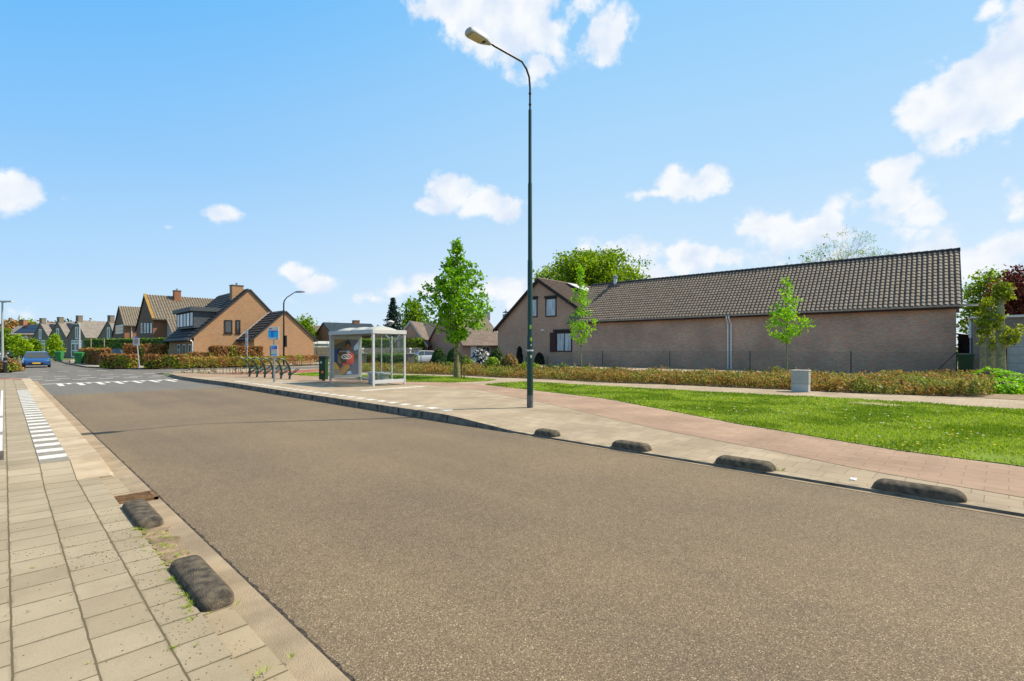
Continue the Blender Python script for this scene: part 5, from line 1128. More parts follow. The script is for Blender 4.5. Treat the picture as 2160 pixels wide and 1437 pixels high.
m = MB(); m.box(-.063, .03, .032, SD-.032, ST-.16, ST-.001); obj('end_beam', m, mAlu, sh, bevel=.008); m = MB(); m.box(SW-.048, SW+.063, -.06, SD+.06, ST-.16, ST-.001); obj('end_beam', m, mAluW, sh, bevel=.008)
m = MB(); m.box(.02, SW-.02, .02, SD-.02, ST-.07, ST-.04); obj('roof_panel', m, mAluD, sh)
for k in range(3):
    m = MB(); x0 = .1+k*(SW-.2)/3; x1 = x0+(SW-.2)/3-.04; n_ = 10; vs = []
    for j in range(n_+1):
        for i in range(n_+1):
            u_, v_ = i/n_, j/n_; vs.append((x0+(x1-x0)*u_, .08+(SD-.16)*v_, ST-.03+.2*(math.sin(math.pi*u_)**.8)*(math.sin(math.pi*v_)**.45)))
    m.add(vs, [(j*(n_+1)+i, j*(n_+1)+i+1, (j+1)*(n_+1)+i+1, (j+1)*(n_+1)+i) for j in range(n_) for i in range(n_)]); obj('roof_dome', m, mDome, sh, smooth=True)
def pane(x0, x1, y0, y1, z0, z1, nm='glass_pane'): m = MB(); m.box(x0, x1, y0, y1, z0, z1); return obj(nm, m, mClear, sh)
pane(SW-.006, SW+.006, .06, SD-.05, .25, ST-.165); pane(.06, SW*.5-.04, SD-.006, SD+.006, .25, ST-.165); pane(SW*.5+.04, SW-.06, SD-.006, SD+.006, .25, ST-.165)
m = MB(); m.box(SW-.03, SW+.03, .06, SD-.05, .1, .25); m.box(.06, SW*.5-.03, SD-.03, SD+.03, .12, .2); m.box(SW*.5+.03, SW-.05, SD-.03, SD+.03, .12, .2); obj('bottom_rail', m, mAluW, sh, bevel=.004)
m = MB(); m.box(SW*.72, SW*.72+.05, SD-.03, SD+.03, .2, ST-.22); m.box(SW-.03, SW+.03, SD*.42, SD*.42+.05, .26, ST-.165) if False else None; obj('glazing_bar', m, mAluW, sh)
# poster case on the left end: face looks at +x (towards the camera)
m = MB(); m.box(-.07, .05, .06, SD-.06, .2, ST-.165); pc = obj('poster_case', m, mAlu, sh, bevel=.01)
bw = SD-.3; by0 = .15; bz0 = .33; bh = ST-.24-.1-bz0
PX = lambda u_: by0+bw*u_
PZ = lambda v_: bz0+bh*v_
mats = [M('poster_dark', (.09,.085,.06), .3), M('poster_tan', (.26,.19,.08), .3), M('poster_blue', (.01,.06,.24), .3), M('poster_coral', (.72,.13,.10), .3), M('poster_skin', (.22,.08,.04), .3), M('poster_hair', (.03,.02,.015), .3), M('poster_trousers', (.40,.25,.10), .3), M('poster_grey', (.12,.14,.2), .3), M('poster_sky', (.35,.5,.75), .3), M('poster_yellow', (.6,.35,.08), .3), M('poster_floor', (.35,.28,.22), .3), M('poster_white', (.85,.85,.85), .3)]
pm = MB()
def shp(pts, mi, ly): pm.add([(.052+ly*.0012, PX(u_), PZ(v_)) for u_, v_ in pts], [tuple(range(len(pts)))], mi)
def ell(cx, cy, rx_, ry_, mi, ly, n=16): shp([(cx+rx_*math.cos(2*math.pi*k/n), cy+ry_*math.sin(2*math.pi*k/n)) for k in range(n)], mi, ly)
shp([(0,0), (1,0), (1,1), (0,1)], 0, 0); shp([(0,.84), (.55,1), (0,1)], 1, 1); shp([(.62,.75), (.62,1), (1,1), (1,.55), (.8,.6)], 7, 1); shp([(.8,.78), (1,.95), (1,.72), (.82,.68)], 8, 2)
shp([(0,.36), (.14,.36), (.14,.72), (0,.72)], 2, 1); shp([(.14,.36), (.35,.2), (.2,.55), (.14,.6)], 1, 1); shp([(0,0), (.3,0), (.28,.12), (0,.2)], 10, 1); shp([(0,.16), (.25,.16), (.05,.36), (0,.36)], 9, 2); shp([(.55,.0), (1,0), (1,.5), (.75,.36), (.6,.1)], 7, 2)
ell(.22, .66, .1, .09, 5, 2); ell(.24, .64, .06, .06, 4, 3)
shp([(.5,.63), (.68,.66), (.8,.58), (.82,.4), (.76,.28), (.55,.3), (.33,.32), (.3,.22), (.38,.18), (.45,.3), (.52,.4)], 3, 4); shp([(.2,.3), (.42,.36), (.5,.34), (.62,.3), (.78,.34), (.7,.24), (.4,.22)], 2, 3)
shp([(.3,.24), (.6,.3), (.66,.22), (.5,.1), (.4,.02), (.24,.02), (.24,.12)], 6, 5); shp([(.48,.02), (.7,.02), (.68,.1), (.56,.1)], 8, 5)
ell(.56, .83, .125, .13, 5, 5); ell(.565, .77, .1, .1, 4, 6); shp([(.5,.63), (.56,.7), (.62,.68), (.64,.62), (.58,.58)], 8, 6); ell(.33, .24, .035, .03, 4, 7)
# emblem: two interlocking arrows as a thick white line
lg = [(.30,.50), (.39,.555), (.47,.555), (.56,.49), (.66,.49), (.70,.52)]; lg2 = [(.70,.52), (.61,.465), (.53,.465), (.44,.53), (.34,.53), (.30,.50)]
lgA = [(.28,.505), (.38,.565), (.47,.565), (.58,.50), (.62,.50)]; lgB = [(.72,.515), (.62,.455), (.53,.455), (.42,.52), (.38,.52)]
lgC = [(.28,.505), (.37,.455), (.53,.455)]; lgD = [(.72,.515), (.63,.565), (.47,.565)]
for ln in (lgA, lgB, lgC, lgD):
    for (a2, b2) in zip(ln, ln[1:]):
        dx, dy = b2[0]-a2[0], b2[1]-a2[1]; L2 = math.hypot(dx, dy*1.4); nx, ny = -dy*1.4/L2*.013, dx/L2*.012
        shp([(a2[0]+nx, a2[1]+ny), (b2[0]+nx, b2[1]+ny), (b2[0]-nx, b2[1]-ny), (a2[0]-nx, a2[1]-ny)], 11, 8)
shp([(.22,.655), (.62,.655), (.62,.67), (.22,.67)], 8, 8)
obj('poster', pm, mats, pc)
# bench
bn = empty('bench', (*FSH.off(SW*.62, SD-.42), SZ), sdir, 'grey bench with pale slab seat inside the bus shelter', 'bench')
m = MB(); m.box(-.62, .62, -.2, .2, .42, .5); obj('seat', m, mAluW, bn, bevel=.01)
for x in (-.42, .42): m = MB(); m.box(x-.14, x+.14, -.15, .15, 0, .418); obj('leg', m, mCab, bn, bevel=.01)
# litter bin
P = G(682.5, 803.5); d_ = P[0]*s+P[1]*c; lb = empty('litter_bin', (P[0], P[1], SZ), -A, 'slim dark green litter bin with orange sticker left of the bus shelter', 'litter bin'); zt_ = H+(HY-751)/f*d_-SZ
m = MB(); m.box(-.15, .15, -.2, .2, .06, zt_-.12); obj('body', m, mBinDk, lb, bevel=.03); m = MB(); m.box(-.17, .17, -.22, .22, zt_-.12, zt_); obj('hood', m, mBlackPole, lb, bevel=.03); m = MB(); m.box(-.05, .05, -.05, .05, 0, .06); obj('foot', m, mBlackPole, lb)
m = MB(); m.lathe([(.06, 0), (.06, .004)], 16); q_ = obj('sticker', m, mOrg, lb); q_.rotation_euler = (R(90), 0, 0); q_.location = (.02, -.202, .42); m = MB(); m.box(-.08, .0, -.204, -.2005, zt_-.35, zt_-.25); obj('label_plate', m, mAluW, lb)
# bike racks
rk = None
rl = ['leftmost, farthest dark green bike rack bow', 'second bike rack bow from the left', 'third bike rack bow from the left', 'fourth bike rack bow, just left of the bus stop pole', 'fifth bike rack bow, just right of the bus stop pole', 'nearest bike rack bow, rightmost of the row']
for i in range(6):
    px, py = [(526,795), (541,796), (557,797.3), (573.6,798.7), (591.5,799.6), (610.6,800.6)][i]; p = G(px, py); P = (9.75-.05*i*0, p[1])
    a_ = G(526, 795.3); b_ = G(610.6, 800.6); t = i/5; inv = 1/(1/ (a_[0]*s+a_[1]*c)); P = (a_[0]+(b_[0]-a_[0])*t, a_[1]+(b_[1]-a_[1])*t)
    if rk is None:
        rk = empty('bike_rack', (0, 0, 0), 0, rl[0], 'bike rack', 'dark green bike racks in a row')
        m = MB(); m.tube([(0, 0, 0), (.03, 0, .28), (.02, 0, .5), (-.07, 0, .75), (-.2, 0, .93), (-.36, 0, 1.02), (-.5, 0, 1.04), (-.6, 0, 1.0)], [.05, .05, .048, .044, .04, .036, .032, .03], 8); obj('bow', m, mGreenPole, rk, smooth=True)
        for sg_ in (-1, 1):
            m = MB(); m.tube([(.03, 0, .25), (.16, sg_*.1, .3), (.42, sg_*.14, .52)], .024, 6); m.tube([(.0, 0, .56), (-.1, sg_*.08, .62), (-.3, sg_*.1, .45)], .02, 6); obj('wheel_holder', m, mGreenPole, rk, smooth=True)
        m = MB(); m.box(-.05, .1, -.05, .05, .2, .33); obj('bracket', m, mGreenPole, rk)
        k = rk
    else: k = copy_tree(rk)
    k.location = (P[0], P[1], SZ); k['label'] = rl[i]

# ------------------------------------------------------------------ utility cabinet
P = G(1687, 827); cb = empty('utility_cabinet', (P[0], P[1], .17), bang, 'pale grey utility cabinet at the edge of the footpath', 'cabinet'); d_ = P[0]*s+P[1]*c; k_ = d_/f; zt_ = 44*k_
m = MB(); m.box(-.27, .27, 0, .35, .28, zt_); obj('body', m, mCab, cb, bevel=.008); m = MB(); m.box(-.285, .285, -.02, .37, zt_, zt_+.035); obj('lid', m, mCabL, cb, bevel=.008); m = MB(); m.box(-.26, .26, .01, .34, 0, .276); obj('plinth', m, mCabL, cb, bevel=.005)
m = MB(); m.box(-.25, -.23, -.008, -.001, .5, .58); obj('lock', m, mZinc, cb)

# ------------------------------------------------------------------ cars
def car(name, label, P, z0, ang, paint, Lh=4.3, Wd=1.78, Ht=1.45, hatch=True, plate_m=None):
    r = empty(name, (P[0], P[1], z0), ang, label, 'car'); k = Lh/2; w = Wd/2     # x forward
    def loft(sts, closed=True):
        m = MB(); n = len(sts[0][1]); vs = []
        for x, ring_ in sts: vs += [(x, y, z) for y, z in ring_]
        m.add(vs, [(i*n+j, i*n+(j+1) % n, (i+1)*n+(j+1) % n, (i+1)*n+j) for i in range(len(sts)-1) for j in range(n)]+[tuple(range(n)), tuple(range(len(vs)-1, len(vs)-n-1, -1))]); return m
    def ringb(hw, zb, zm, zt): return [(-hw*.92, zb), (hw*.92, zb), (hw, zb+.12), (hw, zm), (hw*.93, zt), (-hw*.93, zt), (-hw, zm), (-hw, zb+.12)]
    s_ = [(-k, ringb(w*.86, .32, .6, .78)), (-k+.08, ringb(w*.95, .22, .65, .92)), (-k+.5, ringb(w, .2, .7, .95)), (0, ringb(w, .2, .7, .93)), (k-1.2, ringb(w, .2, .7, .9)), (k-.5, ringb(w*.98, .2, .62, .8)), (k-.12, ringb(w*.9, .22, .55, .7)), (k, ringb(w*.78, .3, .5, .6))]
    obj('body', loft(s_), paint, r, smooth=True, bevel=.02)
    def ringg(hw0, hw1, z0_, z1_): return [(-hw0, z0_), (hw0, z0_), (hw1, z1_), (-hw1, z1_)]
    xr = -k+.1 if hatch else -k+.75
    g_ = [(xr, ringg(w*.86, w*.84, .9, .93)), (xr+(.35 if hatch else .55), ringg(w*.9, w*.7, .9, Ht-.06)), (-.1, ringg(w*.92, w*.72, .9, Ht)), (.35, ringg(w*.92, w*.7, .9, Ht-.05)), (k-1.05, ringg(w*.88, w*.84, .88, .9))]
    obj('windows', loft(g_), mGlass, r, smooth=False)
    rr = [(xr+.3, ringg(w*.73, w*.71, Ht-.09, Ht-.035)), (-.1, ringg(w*.75, w*.72, Ht-.03, Ht+.02)), (.42, ringg(w*.73, w*.68, Ht-.08, Ht-.035))]; obj('roof', loft(rr), paint, r, smooth=True)
    for sx in (-1, 1):
        m = MB(); m.tube([(k-1.08, sx*w*.87, .9), (.38, sx*w*.71, Ht-.05)], .03, 6); m.tube([(-.12, sx*w*.915, .9), (-.12, sx*w*.73, Ht-.03)], .03, 6); m.tube([(xr+.05, sx*w*.86, .93), (xr+.36, sx*w*.71, Ht-.06)], .05, 6); obj('pillar', m, paint, r, smooth=True)
        for xw in (k-.85, -k+.8):
            m = MB(); m.tube([(xw, sx*(w-.18), .31), (xw, sx*(w+.012), .31)], .32, 20); wh = obj('wheel', m, mRubber, r, smooth=True); m = MB(); m.tube([(xw, sx*(w), .31), (xw, sx*(w+.02), .31)], .2, 12); obj('rim', m, mAlu, wh)
        m = MB(); m.add([(k-.2, sx*w*.9, .56), (k-.02, sx*w*.55, .54), (k-.06, sx*w*.55, .66), (k-.26, sx*w*.92, .7), (k-.22, sx*w*.5, .55), (k-.26, sx*w*.5, .67)], [(0,1,2,3), (1,4,5,2), (0,4,1), (3,2,5), (0,3,5,4)]); obj('headlight', m, mAlu, r)
        m = MB(); m.box(.55, .75, sx*(w+.02)-.09*(sx < 0), sx*(w+.02)+.09*(sx > 0), .9, 1.02); obj('mirror', m, paint, r, bevel=.02)
        m = MB(); m.box(-k-.0, -k+.1, sx*w*.7-.12, sx*w*.7+.12, .7, .85); obj('tail_light', m, mSignR, r)
    m = MB(); m.box(k-.06, k+.012, -w*.55, w*.55, .3, .45); obj('grille', m, mBlackPole, r)
    m = MB(); m.box(k+.013, k+.03, -.26, .26, .36, .47); obj('number_plate', m, plate_m or mYelP, r); return r
mYelP = M('yellow_plate', (.75,.45,.01), .4)
mBlue = M('blue_car_paint', (.006,.06,.22), .25, spec=.6, coat=.8, noise=.05); mSilver = M('silver_car_paint', (.55,.56,.57), .3, .4, spec=.6, coat=.6); mDarkCar = M('black_car_paint', (.02,.022,.03), .25, spec=.6, coat=.8)
P = G(76, 776, 0); q = (P[0]+.1, P[1]+2.0); car('parked_car', 'blue car with yellow number plate facing the camera on the street', q, 0, R(-92), mBlue, 4.3, 1.85, 1.42)
P = AT(888, 56); car('parked_car', 'silver hatchback seen from the side beyond the bus shelter', P, .05, R(165), mSilver, 3.7, 1.7, 1.45)
P = AT(20, 88); car('parked_car', 'pale silver car parked under the small trees at the far left', P, .1, R(-30-180+45), mSilver, 4.2, 1.7, 1.4)
P = AT(40, 86); car('parked_car', 'black car parked behind the blue car at the far left', P, .1, R(-200), mDarkCar, 4.2, 1.7, 1.4)
P = AT(257, 58); car('parked_car', 'black car roof showing above the beech hedge', P, .1, R(-60), mDarkCar, 4.3, 1.75, 1.6)

# ------------------------------------------------------------------ trees
def D(P): return P[0]*s+P[1]*c
P = G(964, 797); k_ = D(P)/f; gy0 = 797
prof = [((gy0-y)*k_, r*k_) for y, r in ((722,12), (705,34), (685,56), (660,72), (638,84), (618,78), (600,60), (580,50), (562,38), (545,24), (525,14), (506,4))]
tree('maple_tree', 'bright green maple with tapering crown on the grass right of the shelter', P, gz(*P), prof, .15, 2.2, lMaple, 340, 17, .125, .125, limbs=60, bark=mBark, asym=(-.05, .05), shell=.62, rs=.93)
for (px, py, top, lb, pf) in [(1226, 792, 562, 'slim lime green sapling between stakes in front of the house and wall joint', ((724,12), (712,20), (700,33), (690,34), (672,26), (660,14), (640,17), (620,14), (600,11), (580,9), (566,5))),
                              (1660, 803, 590, 'lime green sapling between stakes behind the utility cabinet', ((722,6), (710,18), (698,34), (680,38), (665,36), (645,34), (632,22), (618,12), (605,9), (592,5)))]:
    P = G(px, py); k_ = D(P)/f; prof = [((py-y)*k_, r*k_) for y, r in pf]
    tree('sapling', lb, P, .17, prof, .035, 1.3, lLime, 85, 17, .11, .085, limbs=40, bark=mBarkG, group='staked saplings')
    for n_, dx in enumerate((-14, 17)):
        q = AT(px+dx, D(P)); hh = (py-768+(-10 if px > 1500 else 2))*k_ if px < 1500 else (py-773)*k_
        m = MB(); m.tube([(0, 0, 0), (random.uniform(-.06, .06), 0, hh)], .045, 8); st_ = tag(obj('tree_stake', m, mStake, loc=(q[0], q[1], .17)), ('left' if n_ == 0 else 'right')+' wooden stake of the sapling '+('by the house' if px < 1500 else 'behind the cabinet'), 'stake', 'wooden tree stakes')
    a_, b_ = AT(px-14, D(P)), AT(px+17, D(P)); m = MB(); m.tube([(a_[0], a_[1], .17+hh*.85), (P[0], P[1], .17+hh*.7), (b_[0], b_[1], .17+hh*.85)], .025, 6); tag(obj('tree_tie', m, mRubber), 'black rubber tie holding the sapling '+('by the house' if px < 1500 else 'behind the cabinet'), 'tree tie')
# pollards
for i_, (px, py, lb, fork) in enumerate([(2111, 797, 'front knobbly pollard with thick pale trunk at the right edge', True), (2090, 793, 'second pollard trunk just left of the front one', False), (2078, 788, 'rear mossy pollard stump near the garage wall', False)]):
    P = AT(px, (21.5, 23.5, 25.5)[i_]); k_ = D(P)/f; z0 = .17; hT = (H-z0)+(HY-(612, 640, 715)[i_])*k_
    r = empty('pollard_tree', (P[0], P[1], z0), 0, lb, 'tree', 'pollarded trees'); m = MB()
    if i_ < 2:
        m.tube([(0, 0, 0), (.02, 0, hT*.3), (-.03, .02, hT*.55), (.0, 0, hT*.8), (.05, .03, hT)], [.2, .165, .15, .12, .09], 12)
        kn = [(0, 0, hT)]
        for (u_, v_, h_) in ((.5, -.3, .55), (-.45, .2, .68), (.25, .3, .8), (-.3, -.3, .5), (.1, -.1, .97)):
            b0 = (0, 0, hT*(h_-.12)); e = (u_, v_, hT*h_); m.tube([b0, (u_*.6, v_*.6, hT*(h_-.08)), e], [.09, .08, .1], 8); m.lathe([(.03, e[2]-.12), (.13, e[2]-.05), (.15, e[2]+.05), (.06, e[2]+.14)], 8, e[0], e[1]); kn.append(e)
    else: m.tube([(0, 0, 0), (0, 0, hT*.9), (.02, 0, hT)], [.22, .2, .16], 12); kn = [(0, 0, hT)]
    obj('trunk', m, mBarkG, r, smooth=True); C = []
    for e in kn:
        for _ in range(30 if i_ < 2 else 12): C.append((e[0]+rnd(-.26, .26), e[1]+rnd(-.26, .26), e[2]+rnd(-.3, .28)))
    V, F = clusters(C, 16, .07, .075); npobj('crown', V, F, lPoll, parent=r)
def bgtree(label, px, d, ybase, pf, leafm, ncl, per, spread, size, **k):
    P = AT(px, d); k_ = d/f; prof = sorted([(H-.1+(HY-y)*k_, r*k_) for y, r in pf]); tree(k.pop('name', 'tree'), label, P, .1, prof, k.pop('tr', .2), k.pop('th', 2), leafm, ncl, per, spread, size, **k)
bgtree('broad spreading green tree behind the brick house roof', 1247, 70, 0, ((700,20), (640,60), (610,88), (590,100), (570,98), (555,80), (545,58), (538,30)), lGreen, 900, 30, .5, .26, tr=.3, limbs=60, shell=.6)
bgtree('light green tree between the conifer and the maple', 874, 85, 0, ((740,10), (700,25), (680,28), (660,22), (645,12), (635,4)), lGreen, 220, 24, .5, .26)
bgtree('green bush tree behind the orange brick wing', 640, 82, 0, ((740,8), (715,22), (700,22), (685,20), (676,12), (673,6)), lGreen, 160, 24, .5, .26)
bgtree('green garden tree right of the long building', 2082, 36, 0, ((790,30), (740,42), (700,44), (650,40), (620,32), (590,22), (570,10)), lGreen, 420, 24, .3, .13)
bgtree('copper red leaved tree at the right edge', 2150, 33, 0, ((720,20), (690,48), (650,50), (620,42), (600,30), (580,22), (570,8)), lRed, 380, 24, .25, .12)
for (px, yb, yt, w, d, lb) in ((12, 745, 694, 13, 78, 'dense green tree at the far left edge'), (38, 752, 708, 9, 76, 'first small bright tree by the parked cars'), (50, 752, 718, 10, 74, 'wide low bright tree in front of the leftmost row house'), (116, 756, 708, 10, 72, 'small conical bright tree in front of the second row house'), (70, 747, 717, 12, 80, 'layered green tree touching the leftmost row house')):
    bgtree(lb, px, d, 0, ((yb-6, w*.6), ((yb+yt)/2+6, w), ((yb+yt)/2-6, w*.8), (yt, 2)), lYel if px in (38, 50, 116) else lGreen, 130, 20, .22, .17, group='small street trees at the far left')
for (px, w, d, yt, lm, lb) in ((28, 26, 170, 678, lBeech, 'brownish tree crown above the solar roof'), (56, 20, 175, 680, lYel, 'pale green crown behind the solar roof house'), (110, 30, 180, 682, lBeech, 'low brown crown behind the first row houses'), (135, 26, 185, 681, lDark, 'dark green crown behind the second row house'), (185, 30, 190, 682, lBeech, 'bare brownish crown behind the third row house')):
    bgtree(lb, px, d, 0, ((735, w*.6), (715, w), (700, w*.95), (690, w*.8), (yt, 5)), lm, 130, 22, .9, .6, group='tree crowns on the skyline', limbs=8)
# conifer
P = AT(829, 78); k_ = 78/f; r = empty('conifer', (P[0], P[1], .1), 0, 'dark blue green conifer behind the bus shelter', 'tree'); m = MB(); hT = H+(HY-630)*k_; m.tube([(0, 0, 0), (0, 0, hT)], [.25, .03], 8); C = []
for t in np.linspace(.18, .99, 30):
    rr = (1-t)**.8*2.6*(1+.25*math.sin(t*60)); nb = 7
    for b_ in range(nb):
        a_ = b_*6.283/nb+t*20+rnd(-.3, .3); R_ = rr*rnd(.7, 1.15); z = hT*t
        m.tube([(0, 0, z), (R_*math.cos(a_), R_*math.sin(a_), z-.12*R_)], [.04, .01], 4, cap=False)
        for q in np.linspace(.25, 1, 6): C.append((R_*q*math.cos(a_), R_*q*math.sin(a_), z-.12*R_*q))
obj('trunk', m, mBarkD, r); V, F = clusters(C, 6, .12, .17, squash=.4); npobj('crown', V, F, lConif, parent=r)
# thin bare trees
def bare(name, label, P, z0, hT, spread, n, r0, leaf=None, lsz=.1, lean=(0, 0)):
    r = empty(name, (P[0], P[1], z0), 0, label, 'tree'); m = MB(); tips = []
    def grow(p, dr, l_, rad, dep):
        q = p+dr*l_; pts = [p, p.lerp(q, .5)+Vector((rnd(-1, 1), rnd(-1, 1), rnd(-1, 1)))*l_*.06, q]; m.tube(pts, [rad, rad*.85, rad*.7], 5 if dep < 3 else 4, cap=False)
        if dep >= n: tips.append(tuple(q)); return
        for _ in range(2 if dep > 0 and random.random() < .65 else 3):
            nd_ = (dr+Vector((rnd(-1, 1), rnd(-1, 1), rnd(-.5, .7)))*spread).normalized(); nd_.z = max(nd_.z, -.05); grow(q, nd_, l_*rnd(.68, .86), rad*.6, dep+1)
    grow(Vector((0, 0, 0)), Vector((lean[0], lean[1], 1)).normalized(), hT*.3, r0, 0); obj('trunk', m, mBarkD, r, smooth=True)
    if leaf: V, F = clusters(tips, 5, .12, lsz); npobj('crown', V, F, leaf, parent=r)
P = AT(1775, 52); bare('wide_bare_tree', 'wide nearly bare tree with new leaves above the long roof', P, 0, 11.2, .6, 7, .15, lGreen, .07)
P = AT(1712, 60); bare('wide_bare_tree', 'thin budding tree top just left of the wide bare tree', P, 0, 12.8, .5, 5, .1, lGreen, .12)
P = AT(695, 42); bare('bare_sapling', 'thin leafless sapling just left of the shelter roof', P, .1, 4.6, .38, 3, .025)
P = AT(668, 48); bare('bare_sapling', 'thinnest leafless sapling beside the white garage', P, .1, 4.2, .3, 2, .02) 

# ------------------------------------------------------------------ hedges and shrubs
def HD(pa, pb, ya, yb, top, **k):
    a_, b_ = G(pa, ya, .12), G(pb, yb, .12); h_ = (H-.12)+(HY-top)/f*(D(a_)+D(b_))/2; return a_, b_, h_
a_, b_, h_ = HD(222, 282, 775.5, 775.5, 748); hedge('beech_hedge', 'low clipped brown beech hedge block behind the short bollard', a_, b_, 1.1, h_, lBeech, 230, .11, .1, group='clipped beech hedges')
a_, b_ = AT(176, 58), G(224, 770, .12); hedge('beech_hedge', 'dark brown beech hedge running back beside the green bin', a_, b_, .8, 1.55, lBeech, 170, .12, .1, group='clipped beech hedges')
a_, b_, h_ = HD(308, 402, 776, 775, 749.5); hedge('beech_hedge', 'low brown and green beech hedge right of the zone sign', a_, b_, 1.1, h_, lBeech, 230, .11, .1, group='clipped beech hedges')
a_, b_, h_ = AT(400, 43.5), AT(452, 44.8), H-.12-7/f*44; hedge('beech_hedge', 'green tinged beech hedge in front of the orange house corner', a_, b_, 1.0, h_, lBeech, 200, .11, .1, group='clipped beech hedges')
a_, b_, h_ = AT(446, 44.8), AT(548, 47.9), H-.12+5.5/f*46; hedge('beech_hedge', 'tallest rusty beech hedge before the orange gable wall', a_, b_, 1.3, h_, lBeech, 200, .12, .1, group='clipped beech hedges')
a_, b_ = AT(268, 52), AT(348, 53); hedge('beech_hedge', 'tall brown and lime beech hedge behind the zone sign', a_, b_, 1.6, H-.1+(HY-728)/f*52, lBeech, 150, .13, .1, group='clipped beech hedges')
a_, b_ = AT(190, 66), AT(358, 60); hh = H+(HY-714)/f*62-.1
r_ = hedge('trained_laurel_hedge', 'high glossy green hedge screening the steep roofed houses', a_, b_, 1.2, 1.1, lLaurel, 170, .16, hh-1.1)
for i_, px in enumerate((194, 212, 228, 243)):
    q = AT(px, 64.5-i_*.5); shrub('climbing_shrub', ['leafy column at the left end of the high hedge', 'yellow green column second from the left under the high hedge', 'yellow green column third under the high hedge', 'leafy column under the middle of the high hedge'][i_], q, .55, hh-.9, (lLaurel, lYel, lYel, lLaurel)[i_], 500, .16, .1, cone=True, group='shrubs under the high hedge')
tr_ = empty('hedge_trellis', (*AT(270, 63), .1), 0, 'wooden posts carrying the high green hedge', 'trellis')
for px in (192, 220, 250, 280, 318, 352): q = AT(px, 63); m = MB(); m.tube([(q[0]-tr_.location.x, q[1]-tr_.location.y, 0), (q[0]-tr_.location.x, q[1]-tr_.location.y, hh)], .05, 6); obj('post', m, mWood, tr_)
# low wired bed at the corner
a_, b_ = G(398, 786), G(560, 788.5); m_ = None
hedge('corner_hedge', 'knee high thin twiggy hedge with green tops left of the bike racks', G(402, 785.5), G(560, 789), 1.6, .95, lBeech, 130, .085, .15, bare=.42, cat='hedge')
hedge('corner_hedge', 'low thin hedge strip along the orange brick wing', G(548, 774, .15), G(664, 767.5, .15), .8, .85, lBeech, 130, .1, .12, bare=.35, cat='hedge')
shrub('roadside_bush', 'green and orange bush behind the black bollard at the left edge', G(9, 783, .05), 1.0, 1.0, lBeech, 900, .1, .05)
# ivy hedge above wooden fence
a_, b_ = AT(700, 64), AT(888, 58)
fn = empty('wooden_fence', (a_[0], a_[1], .1), 0, 'tall weathered vertical board fence behind the shelter', 'fence')
dv = Vector((b_[0]-a_[0], b_[1]-a_[1], 0)); LL = dv.length; fa = math.atan2(dv.y, dv.x); fn.rotation_euler.z = fa; m = MB(); x = 0; zt_ = H+(HY-734)/f*61-.1
while x < LL: m.box(x, x+.13, -.012+rnd(-.004, .004), .012, 0, zt_+rnd(-.03, .03)); x += .15
obj('boards', m, mWood, fn)
x = 0
while x < LL: m = MB(); m.box(x, x+.1, -.08, -.014, 0, zt_+.06); obj('post', m, mStake, fn); x += 2.2
a2, b2 = AT(660, 66), AT(696, 65); m = MB(); dv = Vector((b2[0]-a2[0], b2[1]-a2[1], 0)); x = 0
while x < dv.length: m.box(x, x+.13, -.012, .012, 0, zt_+.1); x += .16
tag(obj('wooden_fence', m, mWood, loc=(a2[0], a2[1], .1), rot=math.atan2(dv.y, dv.x)), 'short grey board fence beside the white garage', 'fence')
a_, b_ = AT(745, 67), AT(890, 61.5); hedge('leafy_hedge', 'leafy green hedge rising above the board fence', a_, b_, 1.2, H+(HY-716)/f*64-.1, lGreen, 75, .2, .1)
hedge('garden_hedge', 'low grey green flowering hedge beyond the garden pillars', AT(780, 50), AT(872, 46), .9, 1.0, lLaurel, 170, .12, .12)
for i_, (px, d_) in enumerate(((765, 47), (865.5, 43))):
    P = AT(px, d_); pr_ = empty('garden_pillar', (P[0], P[1], .1), R(-20), ('left brick garden pillar with white ornament seen through the shelter', 'right brick garden pillar with white ornament beside the silver hatchback')[i_], 'pillar', 'brick garden pillars'); m = MB(); m.box(-.3, .3, -.3, .3, 0, 1.15); obj('shaft', m, mGreyBrick, pr_); m = MB(); m.box(-.35, .35, -.35, .35, 1.15, 1.22); obj('capstone', m, mCab, pr_)
    m = MB(); m.lathe([(.06, 1.22), (.08, 1.3), (.03, 1.36), (.1, 1.5), (.15, 1.58), (.04, 1.68)], 10); obj('ornament', m, mAluW, pr_, smooth=True)
m = MB(); a_, b_ = AT(765, 47), AT(700, 48); m.obox(a_, b_, .25, 0, .55); tag(obj('garden_wall', m, mGreyBrick, loc=(0, 0, .1)), 'low brick garden wall left of the left pillar', 'wall')
# topiary in the front garden
Q = lambda px, d: AT(px, d)
def zt(py, d): return H-.15+(HY-py)/f*d
shrub('dome_topiary', 'larger clipped green dome next to the silver hatchback', Q(926, 40), 17*40/f, zt(730, 40), lTopi, 1600, .09, .15, lump=.04, group='clipped dome topiary')
shrub('dome_topiary', 'clipped green dome directly behind the maple trunk', Q(958, 39), 17*39/f, zt(730, 39), lTopi, 1500, .09, .15, lump=.04, group='clipped dome topiary')
shrub('box_bush', 'small clipped bush below the larger dome', Q(924, 35), 13*35/f, zt(758, 35), lTopi, 700, .08, .15)
shrub('box_bush', 'low green bush behind the sapling stakes near the maple', Q(945, 34.5), 13*34/f, zt(762, 34), lGreen, 600, .08, .15)
shrub('flowering_shrub', 'round rhododendron covered in white blossom', Q(1014, 36), 24*36/f, zt(733, 36), lFlower, 2000, .11, .15, lump=.2)
shrub('light_bush', 'loose light green bush left of the blossom shrub', Q(983, 35), 17*35/f, zt(748, 35), lGreen, 900, .09, .15)
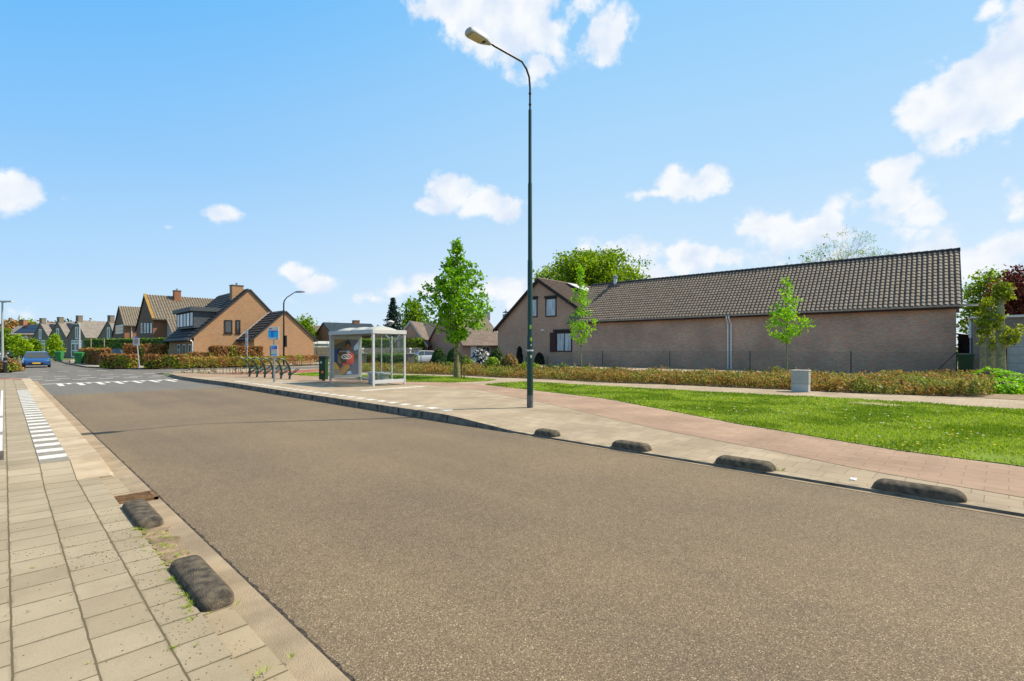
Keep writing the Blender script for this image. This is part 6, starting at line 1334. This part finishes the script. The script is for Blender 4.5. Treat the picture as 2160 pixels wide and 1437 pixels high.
shrub('round_bush', 'dark green rounded bush beside the house corner', Q(1048, 36), 17*36/f, zt(731, 36), lTopi, 1200, .09, .15, lump=.08)
shrub('yellow_bush', 'yellow green bush in front of the blossom shrub', Q(1040, 31), 20*31/f, zt(752, 31), lYel, 1300, .09, .15, lump=.15)
shrub('reddish_bush', 'rounded green bush with reddish tips left of the street lamp', Q(1075, 30.5), 22*30.5/f, zt(743, 30.5), lBed, 1700, .07, .15, lump=.08)
def wallpt(px, yy): return FH.off(FH.X(px, yy), yy)
for px, yt_, w_, lb in ((1096, 731, 7.5, 'tall dark clipped cone against the brick house wall'), (1138, 744, 11, 'shorter dark clipped cone right of the street lamp')):
    q = wallpt(px, -1.1); d_ = D(q); shrub('cone_topiary', lb, q, w_*d_/f, zt(yt_, d_), lTopiD, 1200, .08, .15, cone=True, lump=.03, group='dark cone topiary')
for i_, (px, yt_, w_, lm) in enumerate(((1107, 765, 12, lYel), (1128, 766, 10, lYel), (1160, 768, 18, lTopi), (1190, 768, 20, lGreen), (1240, 772, 14, lGreen), (1645, 776, 12, lGreen), (1300, 774, 22, lTopi))):
    q = G(px, 789 if px < 1500 else 800); d_ = D(q); shrub('garden_bush', ['lime green bush just left of the street lamp base line', 'lime green bush just right of the street lamp', 'dark low bush below the shorter cone', 'green bush below the shuttered window', 'green bush at the foot of the staked sapling by the house', 'green bush at the foot of the sapling behind the cabinet', 'low dark bush at the foot of the long wall'][i_], q, w_*d_/f, zt(yt_, d_), lm, 450, .07, .15, group='low garden bushes', rag=.06, lump=.2)
for i_, (px, py, w_, yt_) in enumerate(((2095, 815, 50, 776), (2135, 818, 52, 786), (2070, 808, 34, 780), (2150, 826, 45, 798), (2115, 829, 45, 800))):
    q = G(px, py); d_ = D(q); shrub('spreading_shrub', ['bright green ground shrub around the pollard trunks', 'bright green ground shrub before the garage door', 'bright green shrub beside the dark green bin', 'bright green shrub at the lower right of the pollards', 'bright green shrub nearest the footpath below the pollards'][i_], q, w_*d_/f*.8, max(.35, zt(yt_, d_)), lLime if i_ != 2 else lYel, 2200, .05, .15, lump=.18, group='bright green spreading shrubs', rag=.05, aspect=2.2)
# short young posts in the front garden
m = MB()
q = G(972, 795); q2 = G(980, 790)
for i_, (px, d_) in enumerate(((973, 25.5), (979, 25.2))):
    q = AT(px, d_); m = MB(); m.tube([(0, 0, 0), (0, 0, (1.15, .55)[i_])], .03, 6); tag(obj('tree_stake', m, mBarkD, loc=(q[0], q[1], .17)), ('thin dark stake right behind the maple trunk', 'short wooden stake right of the maple trunk')[i_], 'stake', 'wooden tree stakes')
gf = empty('garden_wire_fence', (0, 0, 0), 0, 'low green wire fence on thin posts in front of the silver hatchback and garden', 'fence')
pp = [AT(px, d_) for px, d_ in ((770, 42), (845, 38), (888, 35), (940, 33), (975, 32), (1051, 30), (1110, 30.5), (1155, 31.5))]
for q in pp: m = MB(); m.tube([(q[0], q[1], .1), (q[0], q[1], 1.2)], .025, 6); obj('post', m, mGreenPole, gf)
m = MB()
for a_, b_ in zip(pp, pp[1:]):
    for z in np.arange(.35, 1.2, .12): m.tube([(a_[0], a_[1], z), (b_[0], b_[1], z)], .003, 3, cap=False)
obj('mesh', m, mGreenPole, gf)
